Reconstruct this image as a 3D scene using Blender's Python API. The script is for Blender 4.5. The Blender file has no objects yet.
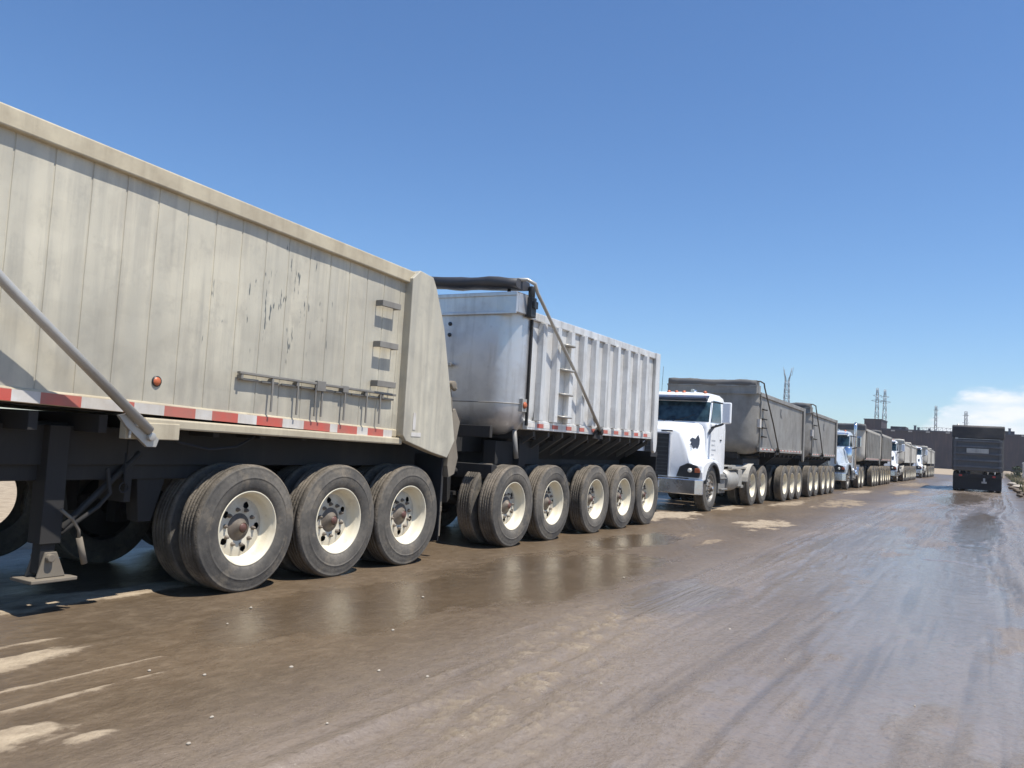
import bpy, math, random
import numpy as np
from mathutils import Matrix, Vector
random.seed(7)
S = bpy.context.scene
COL = S.collection
R = math.radians
PI = math.pi

# ------------------------------------------------------------------ camera
cd = bpy.data.cameras.new("camera"); cam = bpy.data.objects.new("camera", cd); COL.objects.link(cam)
right = Vector((0.863, 0.501, 0.058)).normalized()
fwd = Vector((-0.504, 0.861, 0.065)).normalized()
up = right.cross(fwd).normalized(); right = fwd.cross(up).normalized()
M = Matrix((right, up, -fwd)).transposed().to_4x4(); M.translation = Vector((0, 0, 1.5))
cam.matrix_world = M
cd.sensor_width = 36.0; cd.lens = 830 / 1024 * 36.0
cd.clip_start = 0.1; cd.clip_end = 6000
S.camera = cam

# ------------------------------------------------------------------ light, sky, exposure
SUN_EL, SUN_AZ = R(66.5), R(89)          # azimuth from +Y towards +X
S.view_settings.view_transform = 'Standard'; S.view_settings.look = 'None'
S.view_settings.gamma = 1; S.view_settings.exposure = 0.33
sd = Vector((math.cos(SUN_EL) * math.sin(SUN_AZ), math.cos(SUN_EL) * math.cos(SUN_AZ), math.sin(SUN_EL)))
sl = bpy.data.lights.new("sun", 'SUN'); sl.energy = 5.0; sl.angle = R(0.5); sl.color = (1, .955, .87)
so = bpy.data.objects.new("sun", sl); COL.objects.link(so)
so.rotation_euler = sd.to_track_quat('Z', 'Y').to_euler()
W = bpy.data.worlds.new("World"); S.world = W; W.use_nodes = True
wn = W.node_tree.nodes; wl = W.node_tree.links; wn.clear()
sky = wn.new('ShaderNodeTexSky'); sky.sky_type = 'NISHITA'; sky.sun_disc = False
sky.sun_elevation = SUN_EL; sky.sun_rotation = SUN_AZ
sky.air_density = 1.0; sky.dust_density = 0.15; sky.ozone_density = 3.0
bg = wn.new('ShaderNodeBackground'); bg.inputs[1].default_value = 0.101
# low cumulus bank just above the horizon where the road runs out
tc = wn.new('ShaderNodeTexCoord')
sepd = wn.new('ShaderNodeSeparateXYZ'); wl.new(tc.outputs['Generated'], sepd.inputs[0])
mp = wn.new('ShaderNodeMapping'); mp.inputs['Scale'].default_value = (9, 9, 24); wl.new(tc.outputs['Generated'], mp.inputs[0])
nz = wn.new('ShaderNodeTexNoise'); nz.inputs['Scale'].default_value = 2.2; nz.inputs['Detail'].default_value = 7; nz.inputs['Roughness'].default_value = .55
wl.new(mp.outputs[0], nz.inputs['Vector'])
def wmath(op, a, b=None, c=None):
    n = wn.new('ShaderNodeMath'); n.operation = op
    for i, v in enumerate((a, b, c)):
        if v is None: continue
        if isinstance(v, (int, float)): n.inputs[i].default_value = v
        else: wl.new(v, n.inputs[i])
    return n.outputs[0]
def wmr(v, a, b, c, d):
    n = wn.new('ShaderNodeMapRange'); n.interpolation_type = 'SMOOTHSTEP'; wl.new(v, n.inputs[0])
    for i, k in enumerate((a, b, c, d)): n.inputs[i + 1].default_value = k
    return n.outputs[0]
# bank profile: rises to the right, noise-edged
topz = wmath('ADD', wmath('MULTIPLY', wmr(sepd.outputs['X'], -.10, -.02, 0, 1), .060), .020)
edge = wmath('SUBTRACT', wmath('ADD', topz, wmath('MULTIPLY', wmath('SUBTRACT', nz.outputs[0], .5), .042)), sepd.outputs['Z'])
mask = wmr(edge, -.003, .012, 0, 1)
mask = wmath('MULTIPLY', mask, wmr(sepd.outputs['X'], -.095, -.045, 0, 1))
mask = wmath('MULTIPLY', mask, wmr(sepd.outputs['Y'], .3, .6, 0, 1))
mask = wmath('MULTIPLY', mask, wmr(nz.outputs[0], .34, .60, .55, 1.0))
mx = wn.new('ShaderNodeMix'); mx.data_type = 'RGBA'
hsv = wn.new('ShaderNodeHueSaturation'); hsv.inputs['Saturation'].default_value = 1.08; wl.new(sky.outputs[0], hsv.inputs['Color'])
tint = wn.new('ShaderNodeMix'); tint.data_type = 'RGBA'; tint.blend_type = 'MULTIPLY'; tint.inputs[0].default_value = 1
wl.new(hsv.outputs[0], tint.inputs[6]); tint.inputs[7].default_value = (.85, 1.0, 1.17, 1)
wl.new(mask, mx.inputs[0]); wl.new(tint.outputs[2], mx.inputs[6]); mx.inputs[7].default_value = (8.8, 8.9, 9.2, 1)
wl.new(mx.outputs[2], bg.inputs[0])
out = wn.new('ShaderNodeOutputWorld'); wl.new(bg.outputs[0], out.inputs[0])

# ------------------------------------------------------------------ material helpers
class NT:
    def __init__(s, name):
        s.m = bpy.data.materials.new(name); s.m.use_nodes = True
        s.t = s.m.node_tree; s.n = s.t.nodes; s.n.clear()
        s.o = s.n.new('ShaderNodeOutputMaterial'); s.b = s.n.new('ShaderNodeBsdfPrincipled')
        s.t.links.new(s.b.outputs[0], s.o.inputs[0])
        s.pos = s.n.new('ShaderNodeNewGeometry').outputs['Position']
    def set(s, inp, v):
        if isinstance(v, (int, float)): inp.default_value = v
        elif isinstance(v, (tuple, list)): inp.default_value = (*v, 1) if len(v) == 3 and inp.type == 'RGBA' else v
        else: s.t.links.new(v, inp)
    def noise(s, scale=1, vec=(1, 1, 1), detail=5, rough=.55, dist=0, src=None):
        m = s.n.new('ShaderNodeMapping'); m.inputs['Scale'].default_value = vec
        s.t.links.new(src or s.pos, m.inputs[0])
        n = s.n.new('ShaderNodeTexNoise'); n.inputs['Scale'].default_value = scale
        n.inputs['Detail'].default_value = detail; n.inputs['Roughness'].default_value = rough; n.inputs['Distortion'].default_value = dist
        s.t.links.new(m.outputs[0], n.inputs['Vector']); return n.outputs[0]
    def mr(s, v, a, b, c=0, d=1):
        n = s.n.new('ShaderNodeMapRange'); s.set(n.inputs[0], v)
        for i, k in enumerate((a, b, c, d)): n.inputs[i + 1].default_value = k
        return n.outputs[0]
    def math(s, op, a, b=0.0):
        n = s.n.new('ShaderNodeMath'); n.operation = op; s.set(n.inputs[0], a); s.set(n.inputs[1], b); return n.outputs[0]
    def mix(s, f, a, b):
        n = s.n.new('ShaderNodeMix'); n.data_type = 'RGBA'; s.set(n.inputs[0], f); s.set(n.inputs[6], a); s.set(n.inputs[7], b); return n.outputs[2]
    def attr(s, name):
        n = s.n.new('ShaderNodeAttribute'); n.attribute_name = name; return n.outputs['Fac']
    def bump(s, h, dist=.01, strength=.5, prev=None):
        n = s.n.new('ShaderNodeBump'); n.inputs['Strength'].default_value = strength; n.inputs['Distance'].default_value = dist
        s.t.links.new(h, n.inputs['Height'])
        if prev: s.t.links.new(prev, n.inputs['Normal'])
        return n.outputs[0]
    def fin(s, col, rough, metal=0, normal=None, **kw):
        s.set(s.b.inputs['Base Color'], col); s.set(s.b.inputs['Roughness'], rough); s.set(s.b.inputs['Metallic'], metal)
        if normal: s.t.links.new(normal, s.b.inputs['Normal'])
        for k, v in kw.items(): s.set(s.b.inputs[k.replace('_', ' ')], v)
        return s.m

def grimy(name, base, dirt, lo=.42, hi=.68, rough=.5, metal=0.0, streak=.35, bump=.3, scale=1.3, dust=(.30, .26, .20), dustamt=.3, **kw):
    s = NT(name)
    n1 = s.noise(scale, (1, 1, 1), 8, .62)
    n2 = s.noise(2.0, (3.5, 3.5, .35), 6, .65)
    n3 = s.noise(14, (1, 1, 1), 5, .7)
    n4 = s.noise(.8, (1, 1, 1.6), 4, .5)
    c = s.mix(s.mr(n4, .35, .7, 0, dustamt), base, dust)
    c = s.mix(s.math('MULTIPLY', s.mr(n2, .5, .72), streak), c, dirt)
    c = s.mix(s.mr(n1, lo, hi, 0, .55), c, dirt)
    c = s.mix(s.mr(n3, .6, .75, 0, .3), c, dirt)
    r = s.mr(n1, .3, .7, rough - .08, min(1, rough + .2))
    nm = s.bump(s.noise(2.2, (1, 1, 1), 3), .02, bump)
    nm = s.bump(n3, .003, .25, nm)
    return s.fin(c, r, metal, nm, **kw)

def flat(name, col, rough=.5, metal=0.0, var=.15, **kw):
    s = NT(name); n = s.noise(5, detail=6)
    c2 = tuple(max(0, x * (1 - var)) for x in col); c3 = tuple(x * (1 + var) for x in col)
    return s.fin(s.mix(s.mr(n, .35, .65), c2, c3), rough, metal, s.bump(s.noise(30), .002, .2), **kw)

def body_cream():
    s = NT("oxidised cream body sheet")
    n1 = s.noise(1.4, (1, 1, .7), 8, .62)
    n2 = s.noise(1.8, (5, 5, .28), 6, .65)
    n3 = s.noise(16, (1, 1, 1), 5, .7)
    c = s.mix(s.mr(s.noise(.9, (1, 1, 1), 3), .35, .68), (.645, .59, .46), (.47, .43, .34))
    c = s.mix(s.mr(n2, .47, .70, 0, .5), c, (.27, .25, .215))
    c = s.mix(s.mr(s.noise(5, (1, 1, .8), 8, .7), .52, .7, 0, .4), c, (.30, .28, .235))
    c = s.mix(s.mr(s.noise(2.2, (1, 3.55, .02), 1, .3), .4, .62, 0, .3), c, (.40, .38, .32))
    c = s.mix(s.mr(n1, .5, .75, 0, .5), c, (.42, .39, .33))
    # dust and splash thrown up over the lower metre, blotchy
    sp = s.n.new('ShaderNodeSeparateXYZ'); s.t.links.new(s.pos, sp.inputs[0])
    low = s.math('MULTIPLY', s.mr(sp.outputs['Z'], 2.7, 1.7), s.mr(s.noise(2.6, (1, 1, .7), 7, .6), .38, .62))
    c = s.mix(s.math('MULTIPLY', low, .5), c, (.30, .275, .225))
    # black scuffs: slanted scratches, densest where a load was dragged along
    m = s.n.new('ShaderNodeMapping'); m.inputs['Rotation'].default_value = (R(-12), 0, 0); m.inputs['Scale'].default_value = (1, 11, 1.9)
    s.t.links.new(s.pos, m.inputs[0])
    sc = s.n.new('ShaderNodeTexNoise'); sc.inputs['Scale'].default_value = 1.9; sc.inputs['Detail'].default_value = 3; sc.inputs['Roughness'].default_value = .6
    s.t.links.new(m.outputs[0], sc.inputs['Vector'])
    dy = s.math('DIVIDE', s.math('SUBTRACT', sp.outputs['Y'], 5.55), .55); dz = s.math('DIVIDE', s.math('SUBTRACT', sp.outputs['Z'], 2.62), .55)
    g = s.mr(s.math('ADD', s.math('MULTIPLY', dy, dy), s.math('MULTIPLY', dz, dz)), 0, 3.2, .13, 0)
    c = s.mix(s.math('MULTIPLY', s.mr(s.math('ADD', sc.outputs[0], g), .735, .765), .85), c, (.07, .085, .09))
    nm = s.bump(s.noise(2.4, (1, 1, .6), 3), .02, .5)
    nm = s.bump(n3, .003, .2, nm)
    return s.fin(c, s.mr(n1, .3, .7, .42, .62), .1, nm)

MT = {}
MT['cream'] = body_cream()
MT['cream_rail'] = grimy("cream rail", (.56, .49, .35), (.27, .22, .155), rough=.55, streak=.4, dustamt=.35, scale=2.5)
MT['alu'] = grimy("bright aluminium sheet", (.74, .73, .71), (.28, .27, .25), rough=.38, metal=.3, streak=.6, lo=.48, hi=.78, dustamt=.15, bump=.5, scale=2.2)
MT['alu_front'] = grimy("shaded aluminium front", (.64, .64, .65), (.28, .27, .26), rough=.36, metal=.7, streak=.45, bump=.6, lo=.5, hi=.8, dustamt=.15)  # same sheet as the sides, toned darker for the shade on the front
MT['alu_dull'] = grimy("dull grey aluminium", (.285, .275, .255), (.13, .12, .11), rough=.5, metal=.25, streak=.4)
MT['alu_dusty'] = grimy("dusty aluminium", (.42, .40, .36), (.22, .2, .17), rough=.5, metal=.25, streak=.3)
MT['alu_pale'] = grimy("pale dusty aluminium", (.55, .52, .46), (.30, .27, .22), rough=.55, metal=.1, streak=.3)
MT['bare'] = grimy("bare aluminium bar", (.50, .49, .46), (.25, .23, .2), rough=.42, metal=.4, streak=.1)
MT['frame'] = grimy("muddy black chassis", (.016, .016, .017), (.05, .043, .036), lo=.45, hi=.75, rough=.75, dust=(.05, .043, .036), dustamt=.35)
MT['step'] = grimy('dull dark bar', (.22, .21, .19), (.10, .09, .08), rough=.6)
MT['mudsteel'] = grimy("mud caked steel", (.20, .17, .13), (.09, .07, .055), rough=.8, dustamt=.4)
MT['mudsteel_dark'] = grimy('dark muddy steel', (.07, .066, .06), (.04, .036, .032), rough=.7)
MT['step_dark'] = flat('dark grille mesh', (.05, .053, .06), .4)
MT['rubber'] = flat("black rubber", (.018, .018, .02), .8)
MT['tarp'] = grimy("navy black tarpaulin", (.02, .025, .04), (.06, .06, .065), rough=.55, bump=.9, dustamt=.15)
MT['tarp_grey'] = grimy("grey tarpaulin", (.10, .10, .105), (.16, .15, .13), rough=.7, bump=.9)
MT['white'] = grimy("white truck paint", (.86, .87, .88), (.45, .42, .38), lo=.62, hi=.85, rough=.22, streak=.06, bump=.05, dustamt=.05, Coat_Weight=.4)
MT['silver'] = grimy("silver truck paint", (.55, .60, .64), (.3, .28, .26), lo=.6, hi=.85, rough=.25, streak=.1, bump=.05, metal=.3, dustamt=.08)
MT['chrome'] = grimy("chrome", (.75, .77, .8), (.35, .33, .3), lo=.6, hi=.85, rough=.14, metal=.95, streak=.15, bump=.08, dustamt=.1)
MT['black_plastic'] = flat("black plastic", (.025, .027, .03), .45)
MT['glass'] = flat("dark cab glass", (.02, .04, .05), .05, 0, .7)  # strong bluish tone variation stands in for reflections on the glass
MT['lens_clear'] = flat("clear lens", (.75, .74, .68), .12, .2)
MT['orange'] = flat("amber lens", (.50, .13, .05), .4, 0, .35)
MT['redlens'] = flat("red lens", (.45, .03, .02), .25)
MT['tape_red'] = grimy("red reflective tape", (.56, .085, .06), (.30, .17, .13), lo=.42, hi=.7, rough=.45, streak=.5, bump=.05, dustamt=.35, scale=4)
MT['tape_white'] = grimy("white reflective tape", (.70, .67, .63), (.42, .36, .30), lo=.42, hi=.7, rough=.45, streak=.5, bump=.05, dustamt=.45, scale=4)
MT['rim'] = grimy("cream wheel paint", (.76, .69, .53), (.34, .23, .13), lo=.55, hi=.78, rough=.42, streak=.1, scale=5, bump=.1, dustamt=.18)
MT['rim_disc'] = grimy("grimy wheel disc", (.62, .57, .46), (.22, .15, .10), lo=.48, hi=.74, rough=.5, streak=.1, scale=6, bump=.1, dustamt=.3)  # grime, plus a darker tone that deepens the shade inside the rim
MT['rim_steel'] = grimy("dull steel wheel", (.35, .34, .32), (.16, .14, .12), rough=.5, metal=.3, scale=5)
MT['hubrust'] = grimy("greasy hub", (.15, .12, .095), (.05, .042, .035), rough=.6, scale=8)
MT['hubred'] = flat("oily red hub cap", (.12, .055, .042), .5)
MT['darkdecal'] = flat("dark decal", (.03, .035, .05), .5)
MT['greydecal'] = flat("grey decal", (.45, .47, .50), .4)
MT['wall'] = None
MT['sign'] = grimy("worn pale plate", (.50, .48, .44), (.26, .24, .22), rough=.6, scale=3)

def tyre_mat():
    s = NT("dusty tyre rubber")
    n = s.noise(2.2, (1, 1, 1), 7, .62); n2 = s.noise(26, (1, 1, 1), 5, .6)
    c = s.mix(s.mr(n, .3, .68), (.06, .056, .052), (.175, .155, .128))
    c = s.mix(s.mr(n2, .45, .75, 0, .55), c, (.05, .047, .043))
    c = s.mix(s.mr(s.noise(5, (1, 1, 1), 7, .68), .54, .66, 0, .55), c, (.23, .19, .14))
    return s.fin(c, .75, 0, s.bump(n2, .006, .6), Specular_IOR_Level=.35)
def tread_mat():
    s = NT("worn tread rubber")
    n = s.noise(3, (1, 1, 1), 7, .6); n2 = s.noise(38, (1, 1, 1), 5, .65)
    c = s.mix(s.mr(n, .35, .7), (.085, .075, .062), (.24, .20, .155))
    c = s.mix(s.mr(n2, .48, .7, 0, .6), c, (.05, .043, .036))
    return s.fin(c, .85, 0, s.bump(n2, .012, .9), Specular_IOR_Level=.25)
MT['tyre'] = tyre_mat(); MT['tread'] = tread_mat()

# ------------------------------------------------------------------ mesh helpers
class MB:
    def __init__(s): s.v = []; s.f = []; s.mi = []; s.sm = []
    def add(s, vs, fs, mi=0, sm=False):
        b = len(s.v); s.v += [tuple(p) for p in vs]
        for f in fs: s.f.append([i + b for i in f]); s.mi.append(mi); s.sm.append(sm)
        return s
    def box(s, x0, x1, y0, y1, z0, z1, mi=0):
        if x0 > x1: x0, x1 = x1, x0
        return s.hexa([(x0, y0, z0), (x1, y0, z0), (x1, y1, z0), (x0, y1, z0), (x0, y0, z1), (x1, y0, z1), (x1, y1, z1), (x0, y1, z1)], mi)
    def hexa(s, p, mi=0):
        return s.add(p, [(0, 3, 2, 1), (4, 5, 6, 7), (0, 1, 5, 4), (1, 2, 6, 5), (2, 3, 7, 6), (3, 0, 4, 7)], mi)
    def prism(s, poly, axis, a0, a1, mi=0):
        n = len(poly)
        def P(p, a): return {'x': (a, p[0], p[1]), 'y': (p[0], a, p[1]), 'z': (p[0], p[1], a)}[axis]
        vs = [P(p, a0) for p in poly] + [P(p, a1) for p in poly]
        fs = [tuple(range(n))[::-1], tuple(range(n, 2 * n))] + [(i, (i + 1) % n, n + (i + 1) % n, n + i) for i in range(n)]
        return s.add(vs, fs, mi)
    def tube(s, pts, r, n=8, mi=0, cap=True):
        pts = [Vector(p) for p in pts]; vs = []; m = len(pts)
        up0 = None
        for i, p in enumerate(pts):
            d = (pts[min(i + 1, m - 1)] - pts[max(i - 1, 0)]).normalized()
            if up0 is None: up0 = Vector((0, 0, 1)) if abs(d.z) < .9 else Vector((1, 0, 0))
            a = d.cross(up0); a = a.normalized() if a.length > 1e-6 else Vector((1, 0, 0)); b = a.cross(d).normalized(); up0 = b
            rr = r[i] if isinstance(r, (list, tuple)) else r
            for k in range(n):
                t = 2 * PI * k / n; vs.append(p + a * math.cos(t) * rr + b * math.sin(t) * rr)
        fs = [(i * n + k, i * n + (k + 1) % n, (i + 1) * n + (k + 1) % n, (i + 1) * n + k) for i in range(m - 1) for k in range(n)]
        s.add(vs, fs, mi, True)
        if cap:
            b = len(s.v) - len(vs)
            s.f.append([b + k for k in range(n)][::-1]); s.mi.append(mi); s.sm.append(False)
            s.f.append([b + (m - 1) * n + k for k in range(n)]); s.mi.append(mi); s.sm.append(False)
        return s
    def lathe(s, prof, n=56, mi=0, cy=0, cz=0, cap=False, mis=None):      # about the x axis, prof = (x, r)
        vs = []
        for (x, r) in prof:
            for k in range(n):
                t = 2 * PI * k / n; vs.append((x, cy + r * math.cos(t), cz + r * math.sin(t)))
        for i in range(len(prof) - 1):
            pass
        base = len(s.v); s.v += vs
        for i in range(len(prof) - 1):
            for k in range(n):
                s.f.append([base + i * n + k, base + i * n + (k + 1) % n, base + (i + 1) * n + (k + 1) % n, base + (i + 1) * n + k])
                s.mi.append(mis[i] if mis else mi); s.sm.append(True)
        if cap:
            for e in (0, len(prof) - 1):
                s.f.append([base + e * n + k for k in range(n)]); s.mi.append(mi); s.sm.append(False)
        return s
    def loft(s, rings, mi=0, sm=True, caps=(True, True)):
        n = len(rings[0]); b = len(s.v)
        for r in rings: s.v += [tuple(p) for p in r]
        for i in range(len(rings) - 1):
            for k in range(n):
                s.f.append([b + i * n + k, b + i * n + (k + 1) % n, b + (i + 1) * n + (k + 1) % n, b + (i + 1) * n + k]); s.mi.append(mi); s.sm.append(sm)
        if caps[0]: s.f.append([b + k for k in range(n)][::-1]); s.mi.append(mi); s.sm.append(False)
        if caps[1]: s.f.append([b + (len(rings) - 1) * n + k for k in range(n)]); s.mi.append(mi); s.sm.append(False)
        return s
    def build(s, name, mats, parent=None, bevel=0, loc=None, autosmooth=False):
        me = bpy.data.meshes.new(name); me.from_pydata(s.v, [], s.f)
        if not isinstance(mats, (list, tuple)): mats = [mats]
        for m in mats: me.materials.append(m)
        me.polygons.foreach_set('material_index', s.mi); me.polygons.foreach_set('use_smooth', s.sm)
        import bmesh
        bm = bmesh.new(); bm.from_mesh(me); bmesh.ops.recalc_face_normals(bm, faces=bm.faces); bm.to_mesh(me); bm.free()
        if autosmooth: me.set_sharp_from_angle(angle=R(38))
        o = bpy.data.objects.new(name, me); COL.objects.link(o)
        if parent: o.parent = parent
        if loc: o.location = loc
        if bevel:
            md = o.modifiers.new('Bevel', 'BEVEL'); md.width = bevel; md.segments = 2; md.limit_method = 'ANGLE'; md.angle_limit = R(40); md.harden_normals = False
        return o

def tag(o, label=None, cat=None, group=None, kind=None):
    if label: o['label'] = label
    if cat: o['category'] = cat
    if group: o['group'] = group
    if kind: o['kind'] = kind
    return o
def thing(name, loc, label, cat, group=None, rz=0):
    o = bpy.data.objects.new(name, None); COL.objects.link(o); o.location = loc; o.rotation_euler.z = rz
    o.empty_display_size = .3
    return tag(o, label, cat, group)
KIDS = {}
def copy_tree(o, parent=None):
    c = o.copy(); COL.objects.link(c); c.parent = parent
    for ch in o.children: copy_tree(ch, c)
    return c
def text_mesh(name, body, size, mat, parent, M4, depth=.002, sx=1.0):
    cu = bpy.data.curves.new('t', 'FONT'); cu.body = body; cu.size = size; cu.extrude = depth; cu.align_x = 'CENTER'; cu.align_y = 'CENTER'
    tmp = bpy.data.objects.new('t', cu); COL.objects.link(tmp)
    bpy.context.view_layer.update()
    me = bpy.data.meshes.new_from_object(tmp.evaluated_get(bpy.context.evaluated_depsgraph_get()))
    bpy.data.objects.remove(tmp); bpy.data.curves.remove(cu)
    me.transform(M4 @ Matrix.Diagonal((sx, 1, 1, 1))); me.materials.clear(); me.materials.append(mat)
    o = bpy.data.objects.new(name, me); COL.objects.link(o); o.parent = parent; return o
# text frame for the road side (+x) faces: text x runs along +Y, text y up
def side_frame(x, y, z): return Matrix(((0, 0, 1, x), (1, 0, 0, y), (0, 1, 0, z), (0, 0, 0, 1)))

# ------------------------------------------------------------------ ground
def hash2(ix, iy, seed):
    h = (ix.astype(np.int64) * 374761393 + iy.astype(np.int64) * 668265263 + seed * 1442695041) & 0xFFFFFFFF
    h = ((h ^ (h >> 13)) * 1274126177) & 0xFFFFFFFF
    h = h ^ (h >> 16)
    return (h & 0xFFFFFF) / float(0xFFFFFF)
def vnoise(x, y, seed):
    ix = np.floor(x); iy = np.floor(y); fx = x - ix; fy = y - iy
    fx = fx * fx * (3 - 2 * fx); fy = fy * fy * (3 - 2 * fy)
    a = hash2(ix, iy, seed); b = hash2(ix + 1, iy, seed); c = hash2(ix, iy + 1, seed); d = hash2(ix + 1, iy + 1, seed)
    return (a * (1 - fx) + b * fx) * (1 - fy) + (c * (1 - fx) + d * fx) * fy
def fbm(x, y, seed, o=4, g=.5):
    r = 0; a = 1; t = 0
    for i in range(o):
        r = r + a * vnoise(x, y, seed + i * 17); t += a; a *= g; x = x * 2.03 + 3.7; y = y * 2.03 + 1.3
    return r / t
def sstep(v, a, b):
    t = np.clip((v - a) / (b - a), 0, 1); return t * t * (3 - 2 * t)
def graded(lo, hi, c0, c1, step, g=1.05):
    mid = list(np.arange(c0, c1, step)); a = []; s_ = step; v = c0
    while v > lo: s_ *= g; v -= s_; a.append(v)
    b = []; s_ = step; v = mid[-1]
    while v < hi: s_ *= g; v += s_; b.append(v)
    return np.array(a[::-1] + mid + b)
def make_ground():
    xs = graded(-500, 300, -8.0, 1.6, .032, 1.07)
    ys = graded(-60, 880, 1.6, 11, .032, 1.012)
    X, Y = np.meshgrid(xs, ys)
    near = sstep(Y, 140, 60) * sstep(np.abs(X), 40, 12)
    meander = .25 * (fbm(X * 0 + 3.1, Y / 9., 5, 2) - .5) * 2
    # where the wheels run: longitudinal scores and ridges
    lane = sstep(X + meander, -4.0, -2.6) * sstep(X, 1.0, .5)
    u = X + meander + .02 * Y * 0
    scores = (.45 * (fbm(u / .15, Y / 2.6, 11, 4, .6) - .5) + .75 * (fbm(u / .05, Y / 1.7, 12, 3, .6) - .5))
    rg_ = 1 - np.abs(2 * fbm(u / .11, Y / 5.5, 15, 2, .4) - 1) ; ridge = sstep(rg_, .93, .995) * sstep(fbm(u / .6, Y / 2.5, 16, 3), .42, .56)
    broad = fbm(u / .55, Y / 6., 23, 3) - .5
    lump = fbm(X / .22, Y / .3, 31, 4, .55) - .5
    Z = near * (lane * (.036 * scores + .035 * broad + .018 * ridge) + .012 * (fbm(X / 1.3, Y / 2., 41, 4) - .5) + .0045 * lump * (.35 + lane))
    for (tx, w, d, ph) in ((-2.95, .10, .014, 1), (-2.7, .07, .012, 2), (-2.35, .09, .013, 1), (-1.35, .14, .018, 3), (-.95, .09, .012, 4), (.05, .12, .018, 3), (.35, .08, .012, 5)):
        mo = .35 + .65 * sstep(fbm(X * 0 + ph, Y / 4., 60 + ph, 2), .35, .6)
        dx = (u - tx)
        Z -= near * mo * d * (np.exp(-(dx / w) ** 2) - .55 * np.exp(-((np.abs(dx) - 1.7 * w) / (.5 * w)) ** 2))
    # tread-printed churned patch
    tr = np.exp(-(((X + 2.62) + .18 * (Y - 5.6)) / .42) ** 2) * sstep(Y, 2.8, 4.0) * sstep(Y, 8.0, 6.6)
    ux = X + 2.62 + .18 * (Y - 5.6); w1 = .05 * (fbm(X / .2, Y / .2, 72) - .5)
    blk = .5 + .5 * np.sign(np.sin((Y + np.abs(((ux + w1) % .30) - .15) * .9 + w1) * 2 * PI / .115)); gap = sstep(np.abs(((ux + w1) % .30) - .15), .02, .05)
    trn = fbm(X / .10, Y / .14, 71, 4, .6)
    trv = blk * gap * sstep(trn, .40, .56)
    Z += tr * .020 * (trv - .3)
    # calm thin water
    def ell(cx, cy, rx, ry, seed, k=1.2):
        d = ((X - cx) / rx) ** 2 + ((Y - cy) / ry) ** 2
        return d + k * (fbm(X / .22, Y / .45, seed, 5, .6) - .5) * 2
    pud = np.zeros_like(X)
    for i, (cx, cy, rx, ry) in enumerate(((-4.35, 8.6, 1.0, 2.6), (-4.7, 5.6, .75, 1.7), (-2.75, 8.3, .55, 1.2), (-4.9, 12.6, .5, 1.6), (-.3, 24, .5, 7), (-1.3, 42, 1.0, 8))):
        pud = np.maximum(pud, sstep(ell(cx, cy, rx, ry, 100 + i, .7), 1.25, .55))
    sh = sstep(((X + .62 + .1 * fbm(X / .5, Y / 2, 77)) / .95) ** 2 + ((Y - 11) / 7.5) ** 2 + 1.5 * (fbm(X / .35, Y / 1.1, 78, 5, .6) - .5) * 2, 1.1, .75)
    sh = np.maximum(sh, .8 * sstep(((X + 2.1) / .7) ** 2 + ((Y - 15) / 6.5) ** 2 + .9 * (fbm(X / .35, Y / 1.3, 79, 5, .6) - .5) * 2, 1.2, .5))
    Z = Z * (1 - .80 * pud) * (1 - .55 * sh) - .004 * pud + .004 * sh * (fbm(X / .06, Y / .12, 80, 3) - .5)
    # sharp pressure cracks
    def crack(p, w, seed):
        m = np.zeros_like(X) + 9
        for (a, b) in zip(p[:-1], p[1:]):
            ax, ay = a; bx, by = b; t = np.clip(((X - ax) * (bx - ax) + (Y - ay) * (by - ay)) / ((bx - ax) ** 2 + (by - ay) ** 2), 0, 1)
            m = np.minimum(m, np.hypot(X - ax - t * (bx - ax) + .05 * (fbm(X / .1, Y / .1, seed) - .5), Y - ay - t * (by - ay) + .05 * (fbm(X / .1, Y / .1, seed + 3) - .5)))
        return np.exp(-(m / w) ** 2)
    ck = np.maximum(crack([(-3.97, 6.19), (-3.5, 6.15), (-3.17, 6.09), (-2.58, 5.97)], .03, 1), crack([(-2.75, 6.6), (-2.52, 6.99), (-2.43, 7.6), (-2.25, 8.2), (-2.2, 8.9)], .035, 2))
    ck = np.maximum(ck, crack([(-.9, 14.5), (-.5, 14.6), (-.1, 14.2)], .05, 4))
    Z -= .016 * ck
    # dry dusty patches
    dry = np.zeros_like(X)
    def dp(cx, cy, rx, ry, seed, k=1.9, v=1.0):
        d = ell(cx, cy, rx, ry, 200 + seed, k); return v * sstep(d, 1.7, .35)
    for i, (q, v) in enumerate((((-5.02, 2.45, .16, 1.0), 1), ((-5.35, 2.9, .04, .6), .7), ((-4.52, 2.8, .025, .7), .75), ((-4.22, 3.0, .03, .6), .7), ((-4.35, 4.25, .03, .35), .6), ((-3.82, 2.15, .16, .34), 1), ((-3.6, 2.5, .07, .14), .8),
                           ((-6.40, 4.05, .20, 1.2), 1), ((-6.2, 17.9, .5, 1.6), .9), ((-6.2, 21.8, .35, 1.3), .8), ((-4.15, 17.9, .45, 1.5), .85), ((-4.0, 13.4, .10, .6), .55), ((-4.6, 14.2, .12, .5), .5),
                           ((-4.3, 29, .6, 3), .65), ((-3.7, 44, .5, 4), .65), ((-5.4, 26.5, .3, 2.0), .7), ((-5.2, 40, .4, 3), .7), ((-4.6, 60, .8, 6), .6))):
        dry = np.maximum(dry, v * dp(*q, i))
    dry = np.maximum(dry, sstep(X, -8.6, -9.4))
    dry = np.maximum(dry, sstep(X + .4 * (fbm(X / 2, Y / 3, 91) - .5), 1.1, 1.8) * .75)
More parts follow.
